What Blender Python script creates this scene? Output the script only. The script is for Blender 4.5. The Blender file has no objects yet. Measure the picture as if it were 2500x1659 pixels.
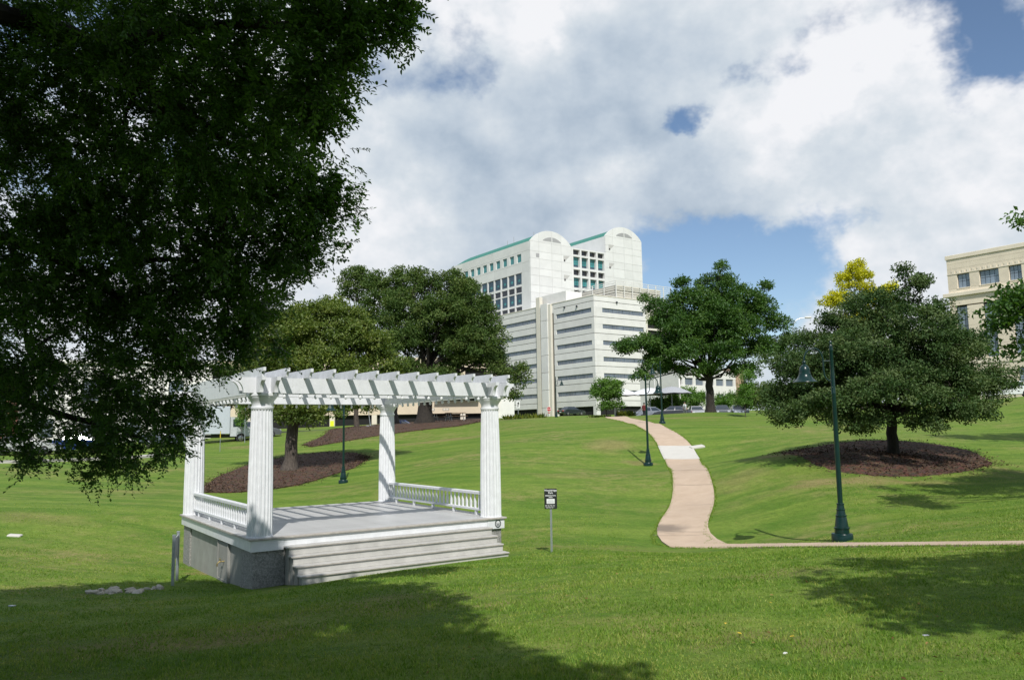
import bpy, bmesh, math, random
import numpy as np
from mathutils import Matrix, Vector

scene = bpy.context.scene
COL = scene.collection
R = math.radians

# ------------------------------------------------------------------ camera
F_PX, PITCH, ROLL, EYE = 1926.4, 0.1141, -0.0150, 1.65     # focal length in photo pixels, 2500 wide
cam_data = bpy.data.cameras.new("camera")
cam_data.sensor_width = 36.0
cam_data.lens = F_PX / 2500.0 * 36.0
cam_data.clip_start = 0.1
cam_data.clip_end = 5000.0
cam = bpy.data.objects.new("camera", cam_data)
COL.objects.link(cam)
cam.matrix_world = (Matrix.Translation((0, 0, EYE)) @ Matrix.Rotation(math.pi / 2 + PITCH, 4, 'X')
                    @ Matrix.Rotation(ROLL, 4, 'Z'))
scene.camera = cam

# ------------------------------------------------------------------ light: direction of the sun
SUN_VEC = Vector((0.13, -0.94, 1.0)).normalized()           # towards the sun: behind the viewer, a little right
SUN_EL = math.asin(SUN_VEC.z)
SUN_AZ = math.atan2(SUN_VEC.x, SUN_VEC.y)                   # clockwise from +Y
SUN_STRENGTH = 4.5
SKY_STRENGTH = 0.115
EXPOSURE = 0.0


def ray(u, v):
    du, dv = u - 1250.0, v - 829.5
    cr, sr = math.cos(ROLL), math.sin(ROLL)
    x, y = du * cr + dv * sr, -du * sr + dv * cr
    a, b, c = x / F_PX, 1.0, -y / F_PX
    cp, sp = math.cos(PITCH), math.sin(PITCH)
    return np.array([a, b * cp - c * sp, b * sp + c * cp])


def at(u, v, Y):
    d = ray(u, v)
    return d * (Y / d[1]) + np.array([0, 0, EYE])


# ------------------------------------------------------------------ world: Nishita sky with broken cumulus
def build_world():
    w = bpy.data.worlds.new("World")
    scene.world = w
    w.use_nodes = True
    nt = w.node_tree
    nt.nodes.clear()
    N, L = nt.nodes.new, nt.links.new

    def math_n(op, a, b=None, clamp=False):
        n = N("ShaderNodeMath"); n.operation = op; n.use_clamp = clamp
        for i, q in enumerate((a, b)):
            if q is None: continue
            if isinstance(q, (int, float)): n.inputs[i].default_value = q
            else: L(q, n.inputs[i])
        return n.outputs[0]

    def vmath(op, a, b=None):
        n = N("ShaderNodeVectorMath"); n.operation = op
        for i, q in enumerate((a, b)):
            if q is None: continue
            if isinstance(q, (tuple, list)): n.inputs[i].default_value = q
            else: L(q, n.inputs[i])
        return n

    def noise(vec, scale, detail, rough=0.55, dist=0.0):
        n = N("ShaderNodeTexNoise"); n.noise_dimensions = '3D'
        n.inputs["Scale"].default_value = scale; n.inputs["Detail"].default_value = detail
        n.inputs["Roughness"].default_value = rough; n.inputs["Distortion"].default_value = dist
        L(vec, n.inputs["Vector"])
        return n

    def smooth(v, lo, hi):
        n = N("ShaderNodeMapRange"); n.interpolation_type = 'SMOOTHSTEP'
        L(v, n.inputs["Value"]); n.inputs["From Min"].default_value = lo; n.inputs["From Max"].default_value = hi
        return n.outputs[0]

    sky = N("ShaderNodeTexSky"); sky.sky_type = 'NISHITA'; sky.sun_disc = False
    sky.sun_elevation = SUN_EL; sky.sun_rotation = SUN_AZ
    sky.altitude = 150; sky.air_density = 1.0; sky.dust_density = 0.15; sky.ozone_density = 2.2
    tc = N("ShaderNodeTexCoord")
    vec = tc.outputs["Generated"]
    # stretch so that clouds flatten towards the horizon
    mp = N("ShaderNodeMapping"); mp.inputs["Scale"].default_value = (1.0, 1.0, 1.25); L(vec, mp.inputs[0])
    sv = mp.outputs[0]
    # warp
    wn = noise(sv, 9.0, 5, 0.60)
    wv = vmath('SUBTRACT', wn.outputs["Color"], (0.5, 0.5, 0.5)).outputs[0]
    sc = N("ShaderNodeVectorMath"); sc.operation = 'SCALE'; L(wv, sc.inputs[0]); sc.inputs["Scale"].default_value = 0.16
    warped = vmath('ADD', vec, sc.outputs[0]).outputs[0]

    def blob(px, py, rad, source=warped):
        d = ray(px, py); d = d / np.linalg.norm(d)
        dn = vmath('DISTANCE', source, tuple(d)).outputs["Value"]
        q = math_n('DIVIDE', dn, rad)
        q = math_n('MULTIPLY', q, q)
        q = math_n('MULTIPLY', q, -1.0)
        return math_n('POWER', 2.718, q)

    def total(items, source=warped):
        acc = None
        for px, py, rad, amt in items:
            b = math_n('MULTIPLY', blob(px, py, rad, source), amt)
            acc = b if acc is None else math_n('ADD', acc, b)
        return acc

    big = noise(sv, 2.6, 5, 0.50).outputs["Fac"]
    det = noise(sv, 11.0, 5, 0.58).outputs["Fac"]
    slow = noise(sv, 1.1, 2, 0.5).outputs["Fac"]
    def centred(v, k): return math_n('MULTIPLY', math_n('SUBTRACT', v, 0.5), k)
    base = math_n('ADD', math_n('ADD', centred(big, 0.60), centred(det, 1.0)), centred(slow, 0.4))
    dens = math_n('ADD', math_n('ADD', base, total(COVER_BLOBS)), 0.38)
    alpha = smooth(dens, 0.20, 0.66)
    # light and shade inside the clouds: density difference towards the light, plus fine relief
    off = vmath('ADD', sv, (0.02, -0.05, 0.11)).outputs[0]
    big2 = noise(off, 2.6, 3, 0.50).outputs["Fac"]
    det2 = noise(vmath('ADD', sv, (0.01, -0.02, 0.035)).outputs[0], 11.0, 4, 0.58).outputs["Fac"]
    relief = math_n('ADD', math_n('MULTIPLY', math_n('SUBTRACT', big, big2), 1.3),
                    math_n('MULTIPLY', math_n('SUBTRACT', det, det2), 1.0))
    light = math_n('ADD', math_n('ADD', relief, math_n('MULTIPLY', total(LIGHT_BLOBS), 1.0)), 0.70)
    ramp = N("ShaderNodeValToRGB"); L(light, ramp.inputs[0])
    cr = ramp.color_ramp
    cr.elements[0].position = 0.05; cr.elements[0].color = (0.40, 0.49, 0.60, 1)
    cr.elements[1].position = 1.0; cr.elements[1].color = (0.90, 0.91, 0.94, 1)
    e = cr.elements.new(0.38); e.color = (0.54, 0.62, 0.71, 1)
    e = cr.elements.new(0.68); e.color = (0.68, 0.74, 0.80, 1)
    bright = vmath('SCALE', ramp.outputs[0]); bright.inputs["Scale"].default_value = CLOUD_LEVEL / SKY_STRENGTH
    mix = N("ShaderNodeMix"); mix.data_type = 'RGBA'
    L(alpha, mix.inputs["Factor"]); L(sky.outputs[0], mix.inputs["A"]); L(bright.outputs[0], mix.inputs["B"])
    bg = N("ShaderNodeBackground"); bg.inputs["Strength"].default_value = SKY_STRENGTH
    L(mix.outputs["Result"], bg.inputs["Color"])
    w.cycles.sampling_method = 'MANUAL'; w.cycles.sample_map_resolution = 256
    out = N("ShaderNodeOutputWorld"); L(bg.outputs[0], out.inputs[0])


CLOUD_LEVEL = 1.0
# photo pixel, angular radius, amount: where the cloud sheet thickens (+) or opens to blue (-)
COVER_BLOBS = [(1130, 120, .060, -0.40), (1070, 60, .045, -0.24), (1200, 200, .035, -0.20), (1035, 320, .045, -0.24), (930, 200, .05, -0.28), (1665, 300, .036, -0.54), (1630, 325, .022, -0.32),
               (1720, 215, .028, -0.22), (1880, 165, .025, -0.29), (1950, 85, .04, -0.32), (2050, 55, .04, -0.21), (2330, 40, .04, -0.24),
               (2440, 70, .05, -0.36), (2490, 110, .03, -0.24), (2480, 20, .06, -0.16), (1640, 700, .06, -0.32), (1760, 690, .06, -0.32), (1850, 650, .05, -0.28), (1920, 740, .06, -0.20), (1840, 740, .05, -0.16),
               (2010, 620, .055, -0.37), (2060, 540, .035, -0.27), (2130, 500, .03, -0.16), (2250, 490, .03, -0.18), (2280, 650, .05, -0.12), (2180, 560, .03, -0.12),
               (1600, 650, .06, -0.32), (1720, 630, .05, -0.29), (1950, 700, .06, -0.32), (1560, 720, .06, -0.25), (2160, 640, .06, .2), (1930, 730, .02, .2), (2380, 560, .12, .2), (1420, 220, .14, .2), (1200, 420, .14, .15), (2120, 300, .10, .2), (1700, 470, .08, .15), (1000, 560, .12, .2), (1600, 350, .75, .36)]
LIGHT_BLOBS = [(1480, 260, .11, -.28), (1380, 150, .06, -.14), (1150, 450, .08, -.30), (1000, 430, .06, -.12), (1320, 540, .07, -.24), (1620, 590, .08, -.30), (1780, 560, .07, -.26), (1700, 470, .06, -.12), (1560, 360, .06, -.12),
               (1290, 80, .045, .30), (1330, 20, .03, .2), (1500, 20, .08, .10), (1980, 220, .05, .30), (2060, 180, .05, .22), (1880, 330, .06, .20), (2310, 60, .035, .32), (2100, 90, .06, .2), (2350, 120, .05, .14),
               (1530, 420, .025, .26), (1490, 500, .04, .22), (1000, 540, .07, .14), (900, 380, .05, .18), (1240, 300, .05, .10), (1760, 390, .06, .14),
               (2380, 330, .08, .04), (2300, 480, .10, -.05), (2080, 400, .08, -.06), (2120, 440, .06, -.06), (880, 620, .08, .12), (1400, 600, .05, .12), (2470, 260, .06, .15)]
build_world()

sun_data = bpy.data.lights.new("sun", 'SUN')
sun_data.energy = SUN_STRENGTH
sun_data.angle = R(0.53)
sun_data.color = (1.0, 0.965, 0.91)
sun = bpy.data.objects.new("sun", sun_data)
COL.objects.link(sun)
sun.rotation_euler = SUN_VEC.to_track_quat('Z', 'Y').to_euler()
sun.location = SUN_VEC * 60

vs = scene.view_settings
vs.view_transform = 'Standard'
vs.look = 'None'
vs.exposure = EXPOSURE
vs.gamma = 1.0
vs.use_curve_mapping = False
scene.cycles.max_bounces = 6
scene.cycles.diffuse_bounces = 3
scene.cycles.transparent_max_bounces = 4
# ------------------------------------------------------------------ helpers
def link(o, parent=None):
    COL.objects.link(o)
    if parent is not None:
        o.parent = parent
    return o


def thing(name, label, cat, loc=(0, 0, 0), rz=0.0, group=None):
    o = bpy.data.objects.new(name, None)
    o.empty_display_size = 0.2
    o.location = loc
    o.rotation_euler = (0, 0, rz)
    return tag(link(o), label, cat, group)


def tag(o, label=None, cat=None, group=None, kind=None):
    if label: o["label"] = label
    if cat: o["category"] = cat
    if group: o["group"] = group
    if kind: o["kind"] = kind
    return o


class MB:
    """collects faces, then makes one mesh object"""
    def __init__(self):
        self.v, self.f, self.m = [], [], []

    def add(self, verts, faces, mi=0):
        b = len(self.v)
        self.v.extend([tuple(q) for q in verts])
        self.f.extend([tuple(i + b for i in q) for q in faces])
        self.m.extend([mi] * len(faces))
        return self

    def box(self, x0, x1, y0, y1, z0, z1, mi=0):
        v = [(x0, y0, z0), (x1, y0, z0), (x1, y1, z0), (x0, y1, z0), (x0, y0, z1), (x1, y0, z1), (x1, y1, z1), (x0, y1, z1)]
        return self.add(v, [(0, 3, 2, 1), (4, 5, 6, 7), (0, 1, 5, 4), (1, 2, 6, 5), (2, 3, 7, 6), (3, 0, 4, 7)], mi)

    def bbox(self, x0, x1, y0, y1, z0, z1, b=0.01, mi=0):
        """box with chamfered edges"""
        vs, idx = [], {}
        for ix, X in enumerate((x0, x1)):
            for iy, Yv in enumerate((y0, y1)):
                for iz, Z in enumerate((z0, z1)):
                    sx, sy, sz = (1, -1)[ix], (1, -1)[iy], (1, -1)[iz]
                    for a in range(3):
                        p = [X + sx * b, Yv + sy * b, Z + sz * b]
                        p[a] = (X, Yv, Z)[a]
                        idx[(ix, iy, iz, a)] = len(vs); vs.append(p)
        fs = []
        for a in range(3):
            o1, o2 = [q for q in range(3) if q != a]
            for s in (0, 1):
                ring = []
                for (p, q) in ((0, 0), (1, 0), (1, 1), (0, 1)):
                    k = [0, 0, 0]; k[a] = s; k[o1] = p; k[o2] = q
                    ring.append(idx[(*k, a)])
                fs.append(ring)
        for a in range(3):
            o1, o2 = [q for q in range(3) if q != a]
            for p in (0, 1):
                for q in (0, 1):
                    k0 = [0, 0, 0]; k0[o1] = p; k0[o2] = q; k1 = list(k0); k1[a] = 1
                    fs.append([idx[(*k0, o1)], idx[(*k1, o1)], idx[(*k1, o2)], idx[(*k0, o2)]])
        for ix in (0, 1):
            for iy in (0, 1):
                for iz in (0, 1):
                    fs.append([idx[(ix, iy, iz, a)] for a in range(3)])
        return self.add(vs, fs, mi)

    def lathe(self, prof, seg=20, c=(0, 0, 0), mi=0, cap=True, phase=0.0):
        vs, fs = [], []
        n = len(prof)
        for r, z in prof:
            for k in range(seg):
                a = 2 * math.pi * k / seg + phase
                vs.append((c[0] + r * math.cos(a), c[1] + r * math.sin(a), c[2] + z))
        for i in range(n - 1):
            for k in range(seg):
                k2 = (k + 1) % seg
                fs.append((i * seg + k, i * seg + k2, (i + 1) * seg + k2, (i + 1) * seg + k))
        if cap:
            fs.append(tuple(range(seg))[::-1])
            fs.append(tuple((n - 1) * seg + k for k in range(seg)))
        return self.add(vs, fs, mi)

    def tube(self, pts, rad, seg=6, mi=0, cap=True):
        pts = [Vector(p) for p in pts]
        n = len(pts)
        if isinstance(rad, (int, float)): rad = [rad] * n
        vs, fs = [], []
        up = Vector((0, 0, 1))
        d0 = (pts[1] - pts[0]).normalized()
        if abs(d0.dot(up)) > 0.9: up = Vector((1, 0, 0))
        a = d0.cross(up).normalized()
        for i in range(n):
            d = (pts[min(i + 1, n - 1)] - pts[max(i - 1, 0)]).normalized()
            a = (a - d * a.dot(d)).normalized()
            b = d.cross(a)
            for k in range(seg):
                t = 2 * math.pi * k / seg
                vs.append(pts[i] + (a * math.cos(t) + b * math.sin(t)) * rad[i])
        for i in range(n - 1):
            for k in range(seg):
                k2 = (k + 1) % seg
                fs.append((i * seg + k, i * seg + k2, (i + 1) * seg + k2, (i + 1) * seg + k))
        if cap:
            fs.append(tuple(range(seg))[::-1]); fs.append(tuple((n - 1) * seg + k for k in range(seg)))
        return self.add(vs, fs, mi)

    def prism(self, poly, axis, a0, a1, mi=0):
        """poly: 2D outline, extruded along axis ('x','y','z') from a0 to a1"""
        n = len(poly)
        def P(p, a):
            return {'x': (a, p[0], p[1]), 'y': (p[0], a, p[1]), 'z': (p[0], p[1], a)}[axis]
        vs = [P(p, a0) for p in poly] + [P(p, a1) for p in poly]
        fs = [tuple(range(n))[::-1], tuple(range(n, 2 * n))]
        for i in range(n):
            j = (i + 1) % n
            fs.append((i, j, n + j, n + i))
        return self.add(vs, fs, mi)

    def mesh(self, name, mats, smooth=False, recalc=True):
        me = bpy.data.meshes.new(name)
        me.from_pydata(self.v, [], self.f)
        if not isinstance(mats, (list, tuple)): mats = [mats]
        for m in mats: me.materials.append(m)
        if len(mats) > 1: me.polygons.foreach_set("material_index", self.m)
        if recalc:
            bm = bmesh.new(); bm.from_mesh(me)
            bmesh.ops.recalc_face_normals(bm, faces=bm.faces)
            bm.to_mesh(me); bm.free()
        if smooth:
            me.polygons.foreach_set("use_smooth", [True] * len(me.polygons))
            try: me.set_sharp_from_angle(angle=R(38))
            except Exception: pass
        me.update()
        return me

    def build(self, name, mats, parent=None, smooth=False, loc=None, rz=None):
        o = bpy.data.objects.new(name, self.mesh(name, mats, smooth))
        if loc is not None: o.location = loc
        if rz is not None: o.rotation_euler = (0, 0, rz)
        return link(o, parent)


def put(name, mesh, parent=None, loc=(0, 0, 0), rz=0.0, scale=None):
    o = bpy.data.objects.new(name, mesh)
    o.location = loc; o.rotation_euler = (0, 0, rz)
    if scale is not None: o.scale = scale
    return link(o, parent)


def copy_tree(o, parent=None):
    c = o.copy(); COL.objects.link(c); c.parent = parent
    for ch in [q for q in CHILD.get(o.name, o.children)]:
        copy_tree(ch, c)
    return c


CHILD = {}


# ------------------------------------------------------------------ materials
def material(name):
    m = bpy.data.materials.new(name); m.use_nodes = True
    nt = m.node_tree
    return m, nt, nt.nodes["Principled BSDF"]


def simple(name, col, rough=0.6, metal=0.0, spec=0.5, var=0.12, scale=6.0, bump=0.0, bscale=40.0, coat=0.0, rand=0.0):
    """painted / plain surface with slight uneven tone and fine relief"""
    m, nt, b = material(name)
    N, L = nt.nodes.new, nt.links.new
    b.inputs["Roughness"].default_value = rough
    b.inputs["Metallic"].default_value = metal
    b.inputs["Specular IOR Level"].default_value = spec
    b.inputs["Coat Weight"].default_value = coat
    tc = N("ShaderNodeTexCoord")
    n = N("ShaderNodeTexNoise"); n.inputs["Scale"].default_value = scale; n.inputs["Detail"].default_value = 6
    n.inputs["Roughness"].default_value = 0.65
    L(tc.outputs["Object"], n.inputs["Vector"])
    r = N("ShaderNodeValToRGB"); L(n.outputs["Fac"], r.inputs[0])
    lo = [max(0, c * (1 - var)) for c in col]; hi = [min(1, c * (1 + var * 0.6)) for c in col]
    r.color_ramp.elements[0].position = 0.32; r.color_ramp.elements[0].color = (*lo, 1)
    r.color_ramp.elements[1].position = 0.68; r.color_ramp.elements[1].color = (*hi, 1)
    cout = r.outputs[0]
    if rand > 0:                                   # pieces differ a little from one another
        oi = N("ShaderNodeObjectInfo")
        mr = N("ShaderNodeMapRange"); L(oi.outputs["Random"], mr.inputs["Value"])
        mr.inputs["To Min"].default_value = 1 - rand; mr.inputs["To Max"].default_value = 1 + rand * 0.6
        vm = N("ShaderNodeVectorMath"); vm.operation = 'SCALE'; L(cout, vm.inputs[0]); L(mr.outputs[0], vm.inputs["Scale"])
        cout = vm.outputs[0]
    L(cout, b.inputs["Base Color"])
    if bump > 0:
        n2 = N("ShaderNodeTexNoise"); n2.inputs["Scale"].default_value = bscale; n2.inputs["Detail"].default_value = 4
        L(tc.outputs["Object"], n2.inputs["Vector"])
        bp = N("ShaderNodeBump"); bp.inputs["Strength"].default_value = bump; bp.inputs["Distance"].default_value = 0.02
        L(n2.outputs["Fac"], bp.inputs["Height"]); L(bp.outputs[0], b.inputs["Normal"])
    return m


def leaf_material(name, dark, mid, light, trans=0.3, rough=0.45, spec=0.35):
    m, nt, b = material(name)
    N, L = nt.nodes.new, nt.links.new
    at_ = N("ShaderNodeAttribute"); at_.attribute_name = "tint"
    r = N("ShaderNodeValToRGB"); L(at_.outputs["Fac"], r.inputs[0])
    r.color_ramp.elements[0].color = (*dark, 1); r.color_ramp.elements[1].color = (*light, 1)
    e = r.color_ramp.elements.new(0.5); e.color = (*mid, 1)
    L(r.outputs[0], b.inputs["Base Color"])
    b.inputs["Roughness"].default_value = rough
    b.inputs["Specular IOR Level"].default_value = spec
    t = N("ShaderNodeBsdfTranslucent")
    mixc = N("ShaderNodeMix"); mixc.data_type = 'RGBA'; mixc.blend_type = 'MULTIPLY'; mixc.inputs["Factor"].default_value = 1
    L(r.outputs[0], mixc.inputs["A"]); mixc.inputs["B"].default_value = (1.5, 1.6, 0.6, 1)
    L(mixc.outputs["Result"], t.inputs["Color"])
    ms = N("ShaderNodeMixShader"); ms.inputs[0].default_value = trans
    L(b.outputs[0], ms.inputs[1]); L(t.outputs[0], ms.inputs[2])
    L(ms.outputs[0], nt.nodes["Material Output"].inputs["Surface"])
    return m


def bark_material(name, dark, light, scale=9.0):
    m, nt, b = material(name)
    N, L = nt.nodes.new, nt.links.new
    tc = N("ShaderNodeTexCoord")
    mp = N("ShaderNodeMapping"); mp.inputs["Scale"].default_value = (scale, scale, scale * 0.22)
    L(tc.outputs["Object"], mp.inputs[0])
    n = N("ShaderNodeTexNoise"); n.inputs["Scale"].default_value = 1.6; n.inputs["Detail"].default_value = 8
    n.inputs["Roughness"].default_value = 0.7
    L(mp.outputs[0], n.inputs["Vector"])
    r = N("ShaderNodeValToRGB"); L(n.outputs["Fac"], r.inputs[0])
    r.color_ramp.elements[0].position = 0.35; r.color_ramp.elements[0].color = (*dark, 1)
    r.color_ramp.elements[1].position = 0.7; r.color_ramp.elements[1].color = (*light, 1)
    L(r.outputs[0], b.inputs["Base Color"])
    b.inputs["Roughness"].default_value = 0.9
    bp = N("ShaderNodeBump"); bp.inputs["Strength"].default_value = 0.9; bp.inputs["Distance"].default_value = 0.05
    L(n.outputs["Fac"], bp.inputs["Height"]); L(bp.outputs[0], b.inputs["Normal"])
    return m


def glass_material(name, col, rough=0.08, spec=0.6):
    m = simple(name, col, rough=rough, spec=spec, var=0.35, scale=0.35)
    return m


M = {}
M['white'] = simple('white_paint', (0.695, 0.705, 0.72), rough=0.45, var=0.09, scale=5.0, bump=0.10, bscale=30, rand=0.04)
M['deck'] = simple('grey_deck_paint', (0.46, 0.46, 0.455), rough=0.36, var=0.14, scale=2.2, bump=0.06, bscale=30, rand=0.10)
M['step'] = simple('grey_step_paint', (0.47, 0.46, 0.43), rough=0.5, rand=0.08, var=0.14, scale=3.0, bump=0.05, bscale=30)
M['nosing'] = simple('worn_nosing', (0.40, 0.37, 0.33), rough=0.6, var=0.25, scale=8.0)
M['concrete'] = simple('smooth_concrete', (0.30, 0.30, 0.275), rough=0.85, var=0.16, scale=2.5, bump=0.15, bscale=35)
M['green_metal'] = simple('dark_green_enamel', (0.003, 0.024, 0.021), rough=0.28, var=0.15, scale=4, spec=0.4, coat=0.15)
M['galv'] = simple('galvanised_steel', (0.42, 0.45, 0.47), rough=0.42, metal=0.75, var=0.18, scale=12)
M['black'] = simple('black_plate', (0.018, 0.020, 0.020), rough=0.4, var=0.1)
M['ink_white'] = simple('white_lettering', (0.75, 0.76, 0.75), rough=0.5, var=0.03)
M['brass'] = simple('weathered_brass', (0.42, 0.33, 0.14), rough=0.45, metal=0.8)
M['limestone'] = simple('pale_limestone', (0.50, 0.45, 0.36), rough=0.9, var=0.25, scale=7, bump=0.4, bscale=20)
M['bark_oak'] = bark_material('oak_bark', (0.030, 0.023, 0.018), (0.13, 0.105, 0.085))
M['bark_dark'] = bark_material('dark_bark', (0.010, 0.008, 0.006), (0.045, 0.036, 0.028))
M['rubber'] = simple('tyre_rubber', (0.02, 0.02, 0.02), rough=0.85)
M['rim'] = simple('alloy_rim', (0.5, 0.5, 0.52), rough=0.3, metal=0.8)
M['carglass'] = simple('car_glass', (0.03, 0.04, 0.05), rough=0.05, spec=0.8, var=0.1)
M['redlight'] = simple('red_tail_light', (0.45, 0.02, 0.025), rough=0.15, coat=0.5)
M['headlight'] = simple('clear_headlight', (0.7, 0.72, 0.75), rough=0.08, spec=0.8)
M['asphalt'] = simple('asphalt', (0.06, 0.06, 0.062), rough=0.95, var=0.25, scale=1.5, bump=0.3, bscale=60)
M['kerb'] = simple('kerb_concrete', (0.48, 0.46, 0.42), rough=0.9, var=0.15, scale=2)


def roughcast():
    m, nt, b = material('roughcast_render')
    N, L = nt.nodes.new, nt.links.new
    tc = N("ShaderNodeTexCoord")
    v = N("ShaderNodeTexVoronoi"); v.inputs["Scale"].default_value = 45
    L(tc.outputs["Object"], v.inputs["Vector"])
    n = N("ShaderNodeTexNoise"); n.inputs["Scale"].default_value = 30; n.inputs["Detail"].default_value = 5
    L(tc.outputs["Object"], n.inputs["Vector"])
    r = N("ShaderNodeValToRGB"); L(n.outputs["Fac"], r.inputs[0])
    r.color_ramp.elements[0].position = 0.3; r.color_ramp.elements[0].color = (0.17, 0.17, 0.16, 1)
    r.color_ramp.elements[1].position = 0.7; r.color_ramp.elements[1].color = (0.38, 0.37, 0.345, 1)
    L(r.outputs[0], b.inputs["Base Color"]); b.inputs["Roughness"].default_value = 0.95
    mx = N("ShaderNodeMath"); mx.operation = 'ADD'; L(v.outputs["Distance"], mx.inputs[0]); L(n.outputs["Fac"], mx.inputs[1])
    bp = N("ShaderNodeBump"); bp.inputs["Strength"].default_value = 0.7; bp.inputs["Distance"].default_value = 0.02
    L(mx.outputs[0], bp.inputs["Height"]); L(bp.outputs[0], b.inputs["Normal"])
    return m


M['roughcast'] = roughcast()
# ------------------------------------------------------------------ terrain: a grassy bowl rising to the street
_ctrl = [  # photo pixel and distance of points on the lawn
    (560, 1443, 16.6), (1233, 1352, 20.0), (445, 1373, 21.9), (1347, 1345, 19.6), (1640, 1336, 22.0), (2057, 1318, 18.4),
    (2057, 1334, 17.2), (2057, 1346, 14.5), (2500, 1327, 13.5), (2500, 1345, 11.5), (1805, 1330, 21.4), (1693, 1225, 29), (1690, 1138, 37), (1630, 1075, 45),
    (1570, 1035, 55), (1450, 1019, 76), (1583, 1138, 40), (1617, 1034, 58), (1250, 1200, 30), (1250, 1100, 43), (1100, 1150, 36),
    (1250, 1023, 74), (1400, 1017, 76), (838, 1180, 40), (707, 1147, 46), (1000, 1080, 57), (1037, 1032, 73), (900, 1048, 68),
    (600, 1080, 66), (540, 1102, 59), (400, 1122, 52), (100, 1130, 46), (0, 1132, 44), (0, 1220, 30), (250, 1250, 27), (0, 1310, 23),
    (0, 1395, 18), (0, 1480, 14.5), (315, 1443, 16.8), (2182, 1110, 32), (2182, 1162, 28), (2182, 1076, 36), (2400, 1115, 33),
    (1950, 1110, 31), (2000, 1200, 25), (2300, 1240, 22.5), (2500, 1250, 19.5), (1800, 1250, 25.5), (1900, 1016, 70), (1735, 1005, 75),
    (2440, 976, 66), (2480, 1050, 45), (2100, 1048, 45), (1800, 1120, 38), (1450, 1280, 24.5), (1000, 1400, 15.5), (1250, 1380, 15.5)]
_cw = [tuple(at(*c)) for c in _ctrl]
_cw += [(0, 0, 0), (-6, 0, 0), (6, 0, .15), (0, -10, .4), (-15, -5, .2), (15, -5, .6), (0, -40, 2), (-40, -30, 1), (40, -30, 2.5),
        (0, 7, -.40), (-5, 8, -.70), (5, 7, -.25), (-13, 8, -.7), (14, 6, .5), (28, 15, 1.2), (-28, 20, -.2), (-9, 25, -1.75), (-3, 24, -1.55),
        (-60, 80, 1.2), (-32, 95, 1.7), (0, 95, 2.5), (30, 92, 2.8), (12, 92, 2.6), (0, 110, 3.3), (30, 110, 3.6), (60, 85, 4.6), (45, 60, 4.0), (90, 50, 4.8), (-80, 40, .6), (-45, 45, .2),
        (40, 30, 2.2), (0, 150, 3.8), (-70, 130, 2), (80, 130, 5), (-120, 0, 1), (120, 0, 5), (0, -100, 3), (-120, 120, 2), (120, 120, 5),
        (-120, -100, 2), (120, -100, 4)]
_cw = np.array(_cw)


def _tps_fit(P, z, lam):
    n = len(P)
    d = np.linalg.norm(P[:, None] - P[None], axis=2)
    K = np.where(d > 0, d * d * np.log(d + 1e-12), 0) + lam * np.eye(n)
    Q = np.hstack([np.ones((n, 1)), P])
    A = np.zeros((n + 3, n + 3)); A[:n, :n] = K; A[:n, n:] = Q; A[n:, :n] = Q.T
    return np.linalg.solve(A, np.concatenate([z, np.zeros(3)]))


_P = _cw[:, :2] / 30.0
_W = _tps_fit(_P, _cw[:, 2], 0.0015)


def ground_z(x, y):
    x = np.atleast_1d(np.asarray(x, float)); y = np.atleast_1d(np.asarray(y, float))
    sh = x.shape
    X = np.stack([np.clip(x.ravel(), -125, 125), np.clip(y.ravel(), -105, 150)], 1) / 30.0
    out = np.empty(len(X))
    for i in range(0, len(X), 20000):
        q = X[i:i + 20000]
        d = np.linalg.norm(q[:, None] - _P[None], axis=2)
        out[i:i + 20000] = (d * d * np.log(d + 1e-12)) @ _W[:-3] + _W[-3] + q @ _W[-2:]
    return out.reshape(sh)


def gz(x, y):
    return float(ground_z(x, y)[0])


def hit(u, v, lo=3.0, hi=130.0):
    """point of the lawn that a line of sight first meets"""
    d = ray(u, v)
    Y = np.concatenate([np.linspace(lo, 40, 500), np.linspace(40, hi, 500)[1:]])
    P = d[None] * (Y / d[1])[:, None]
    g = ground_z(P[:, 0], P[:, 1]) - (P[:, 2] + EYE)
    k = np.argmax(g > 0)
    if g[k] <= 0: k = len(Y) - 1
    if k > 0 and g[k] > 0:
        t = -g[k - 1] / (g[k] - g[k - 1])
        p = P[k - 1] + (P[k] - P[k - 1]) * t
    else:
        p = P[k]
    return np.array([p[0], p[1], gz(p[0], p[1])])


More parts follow.
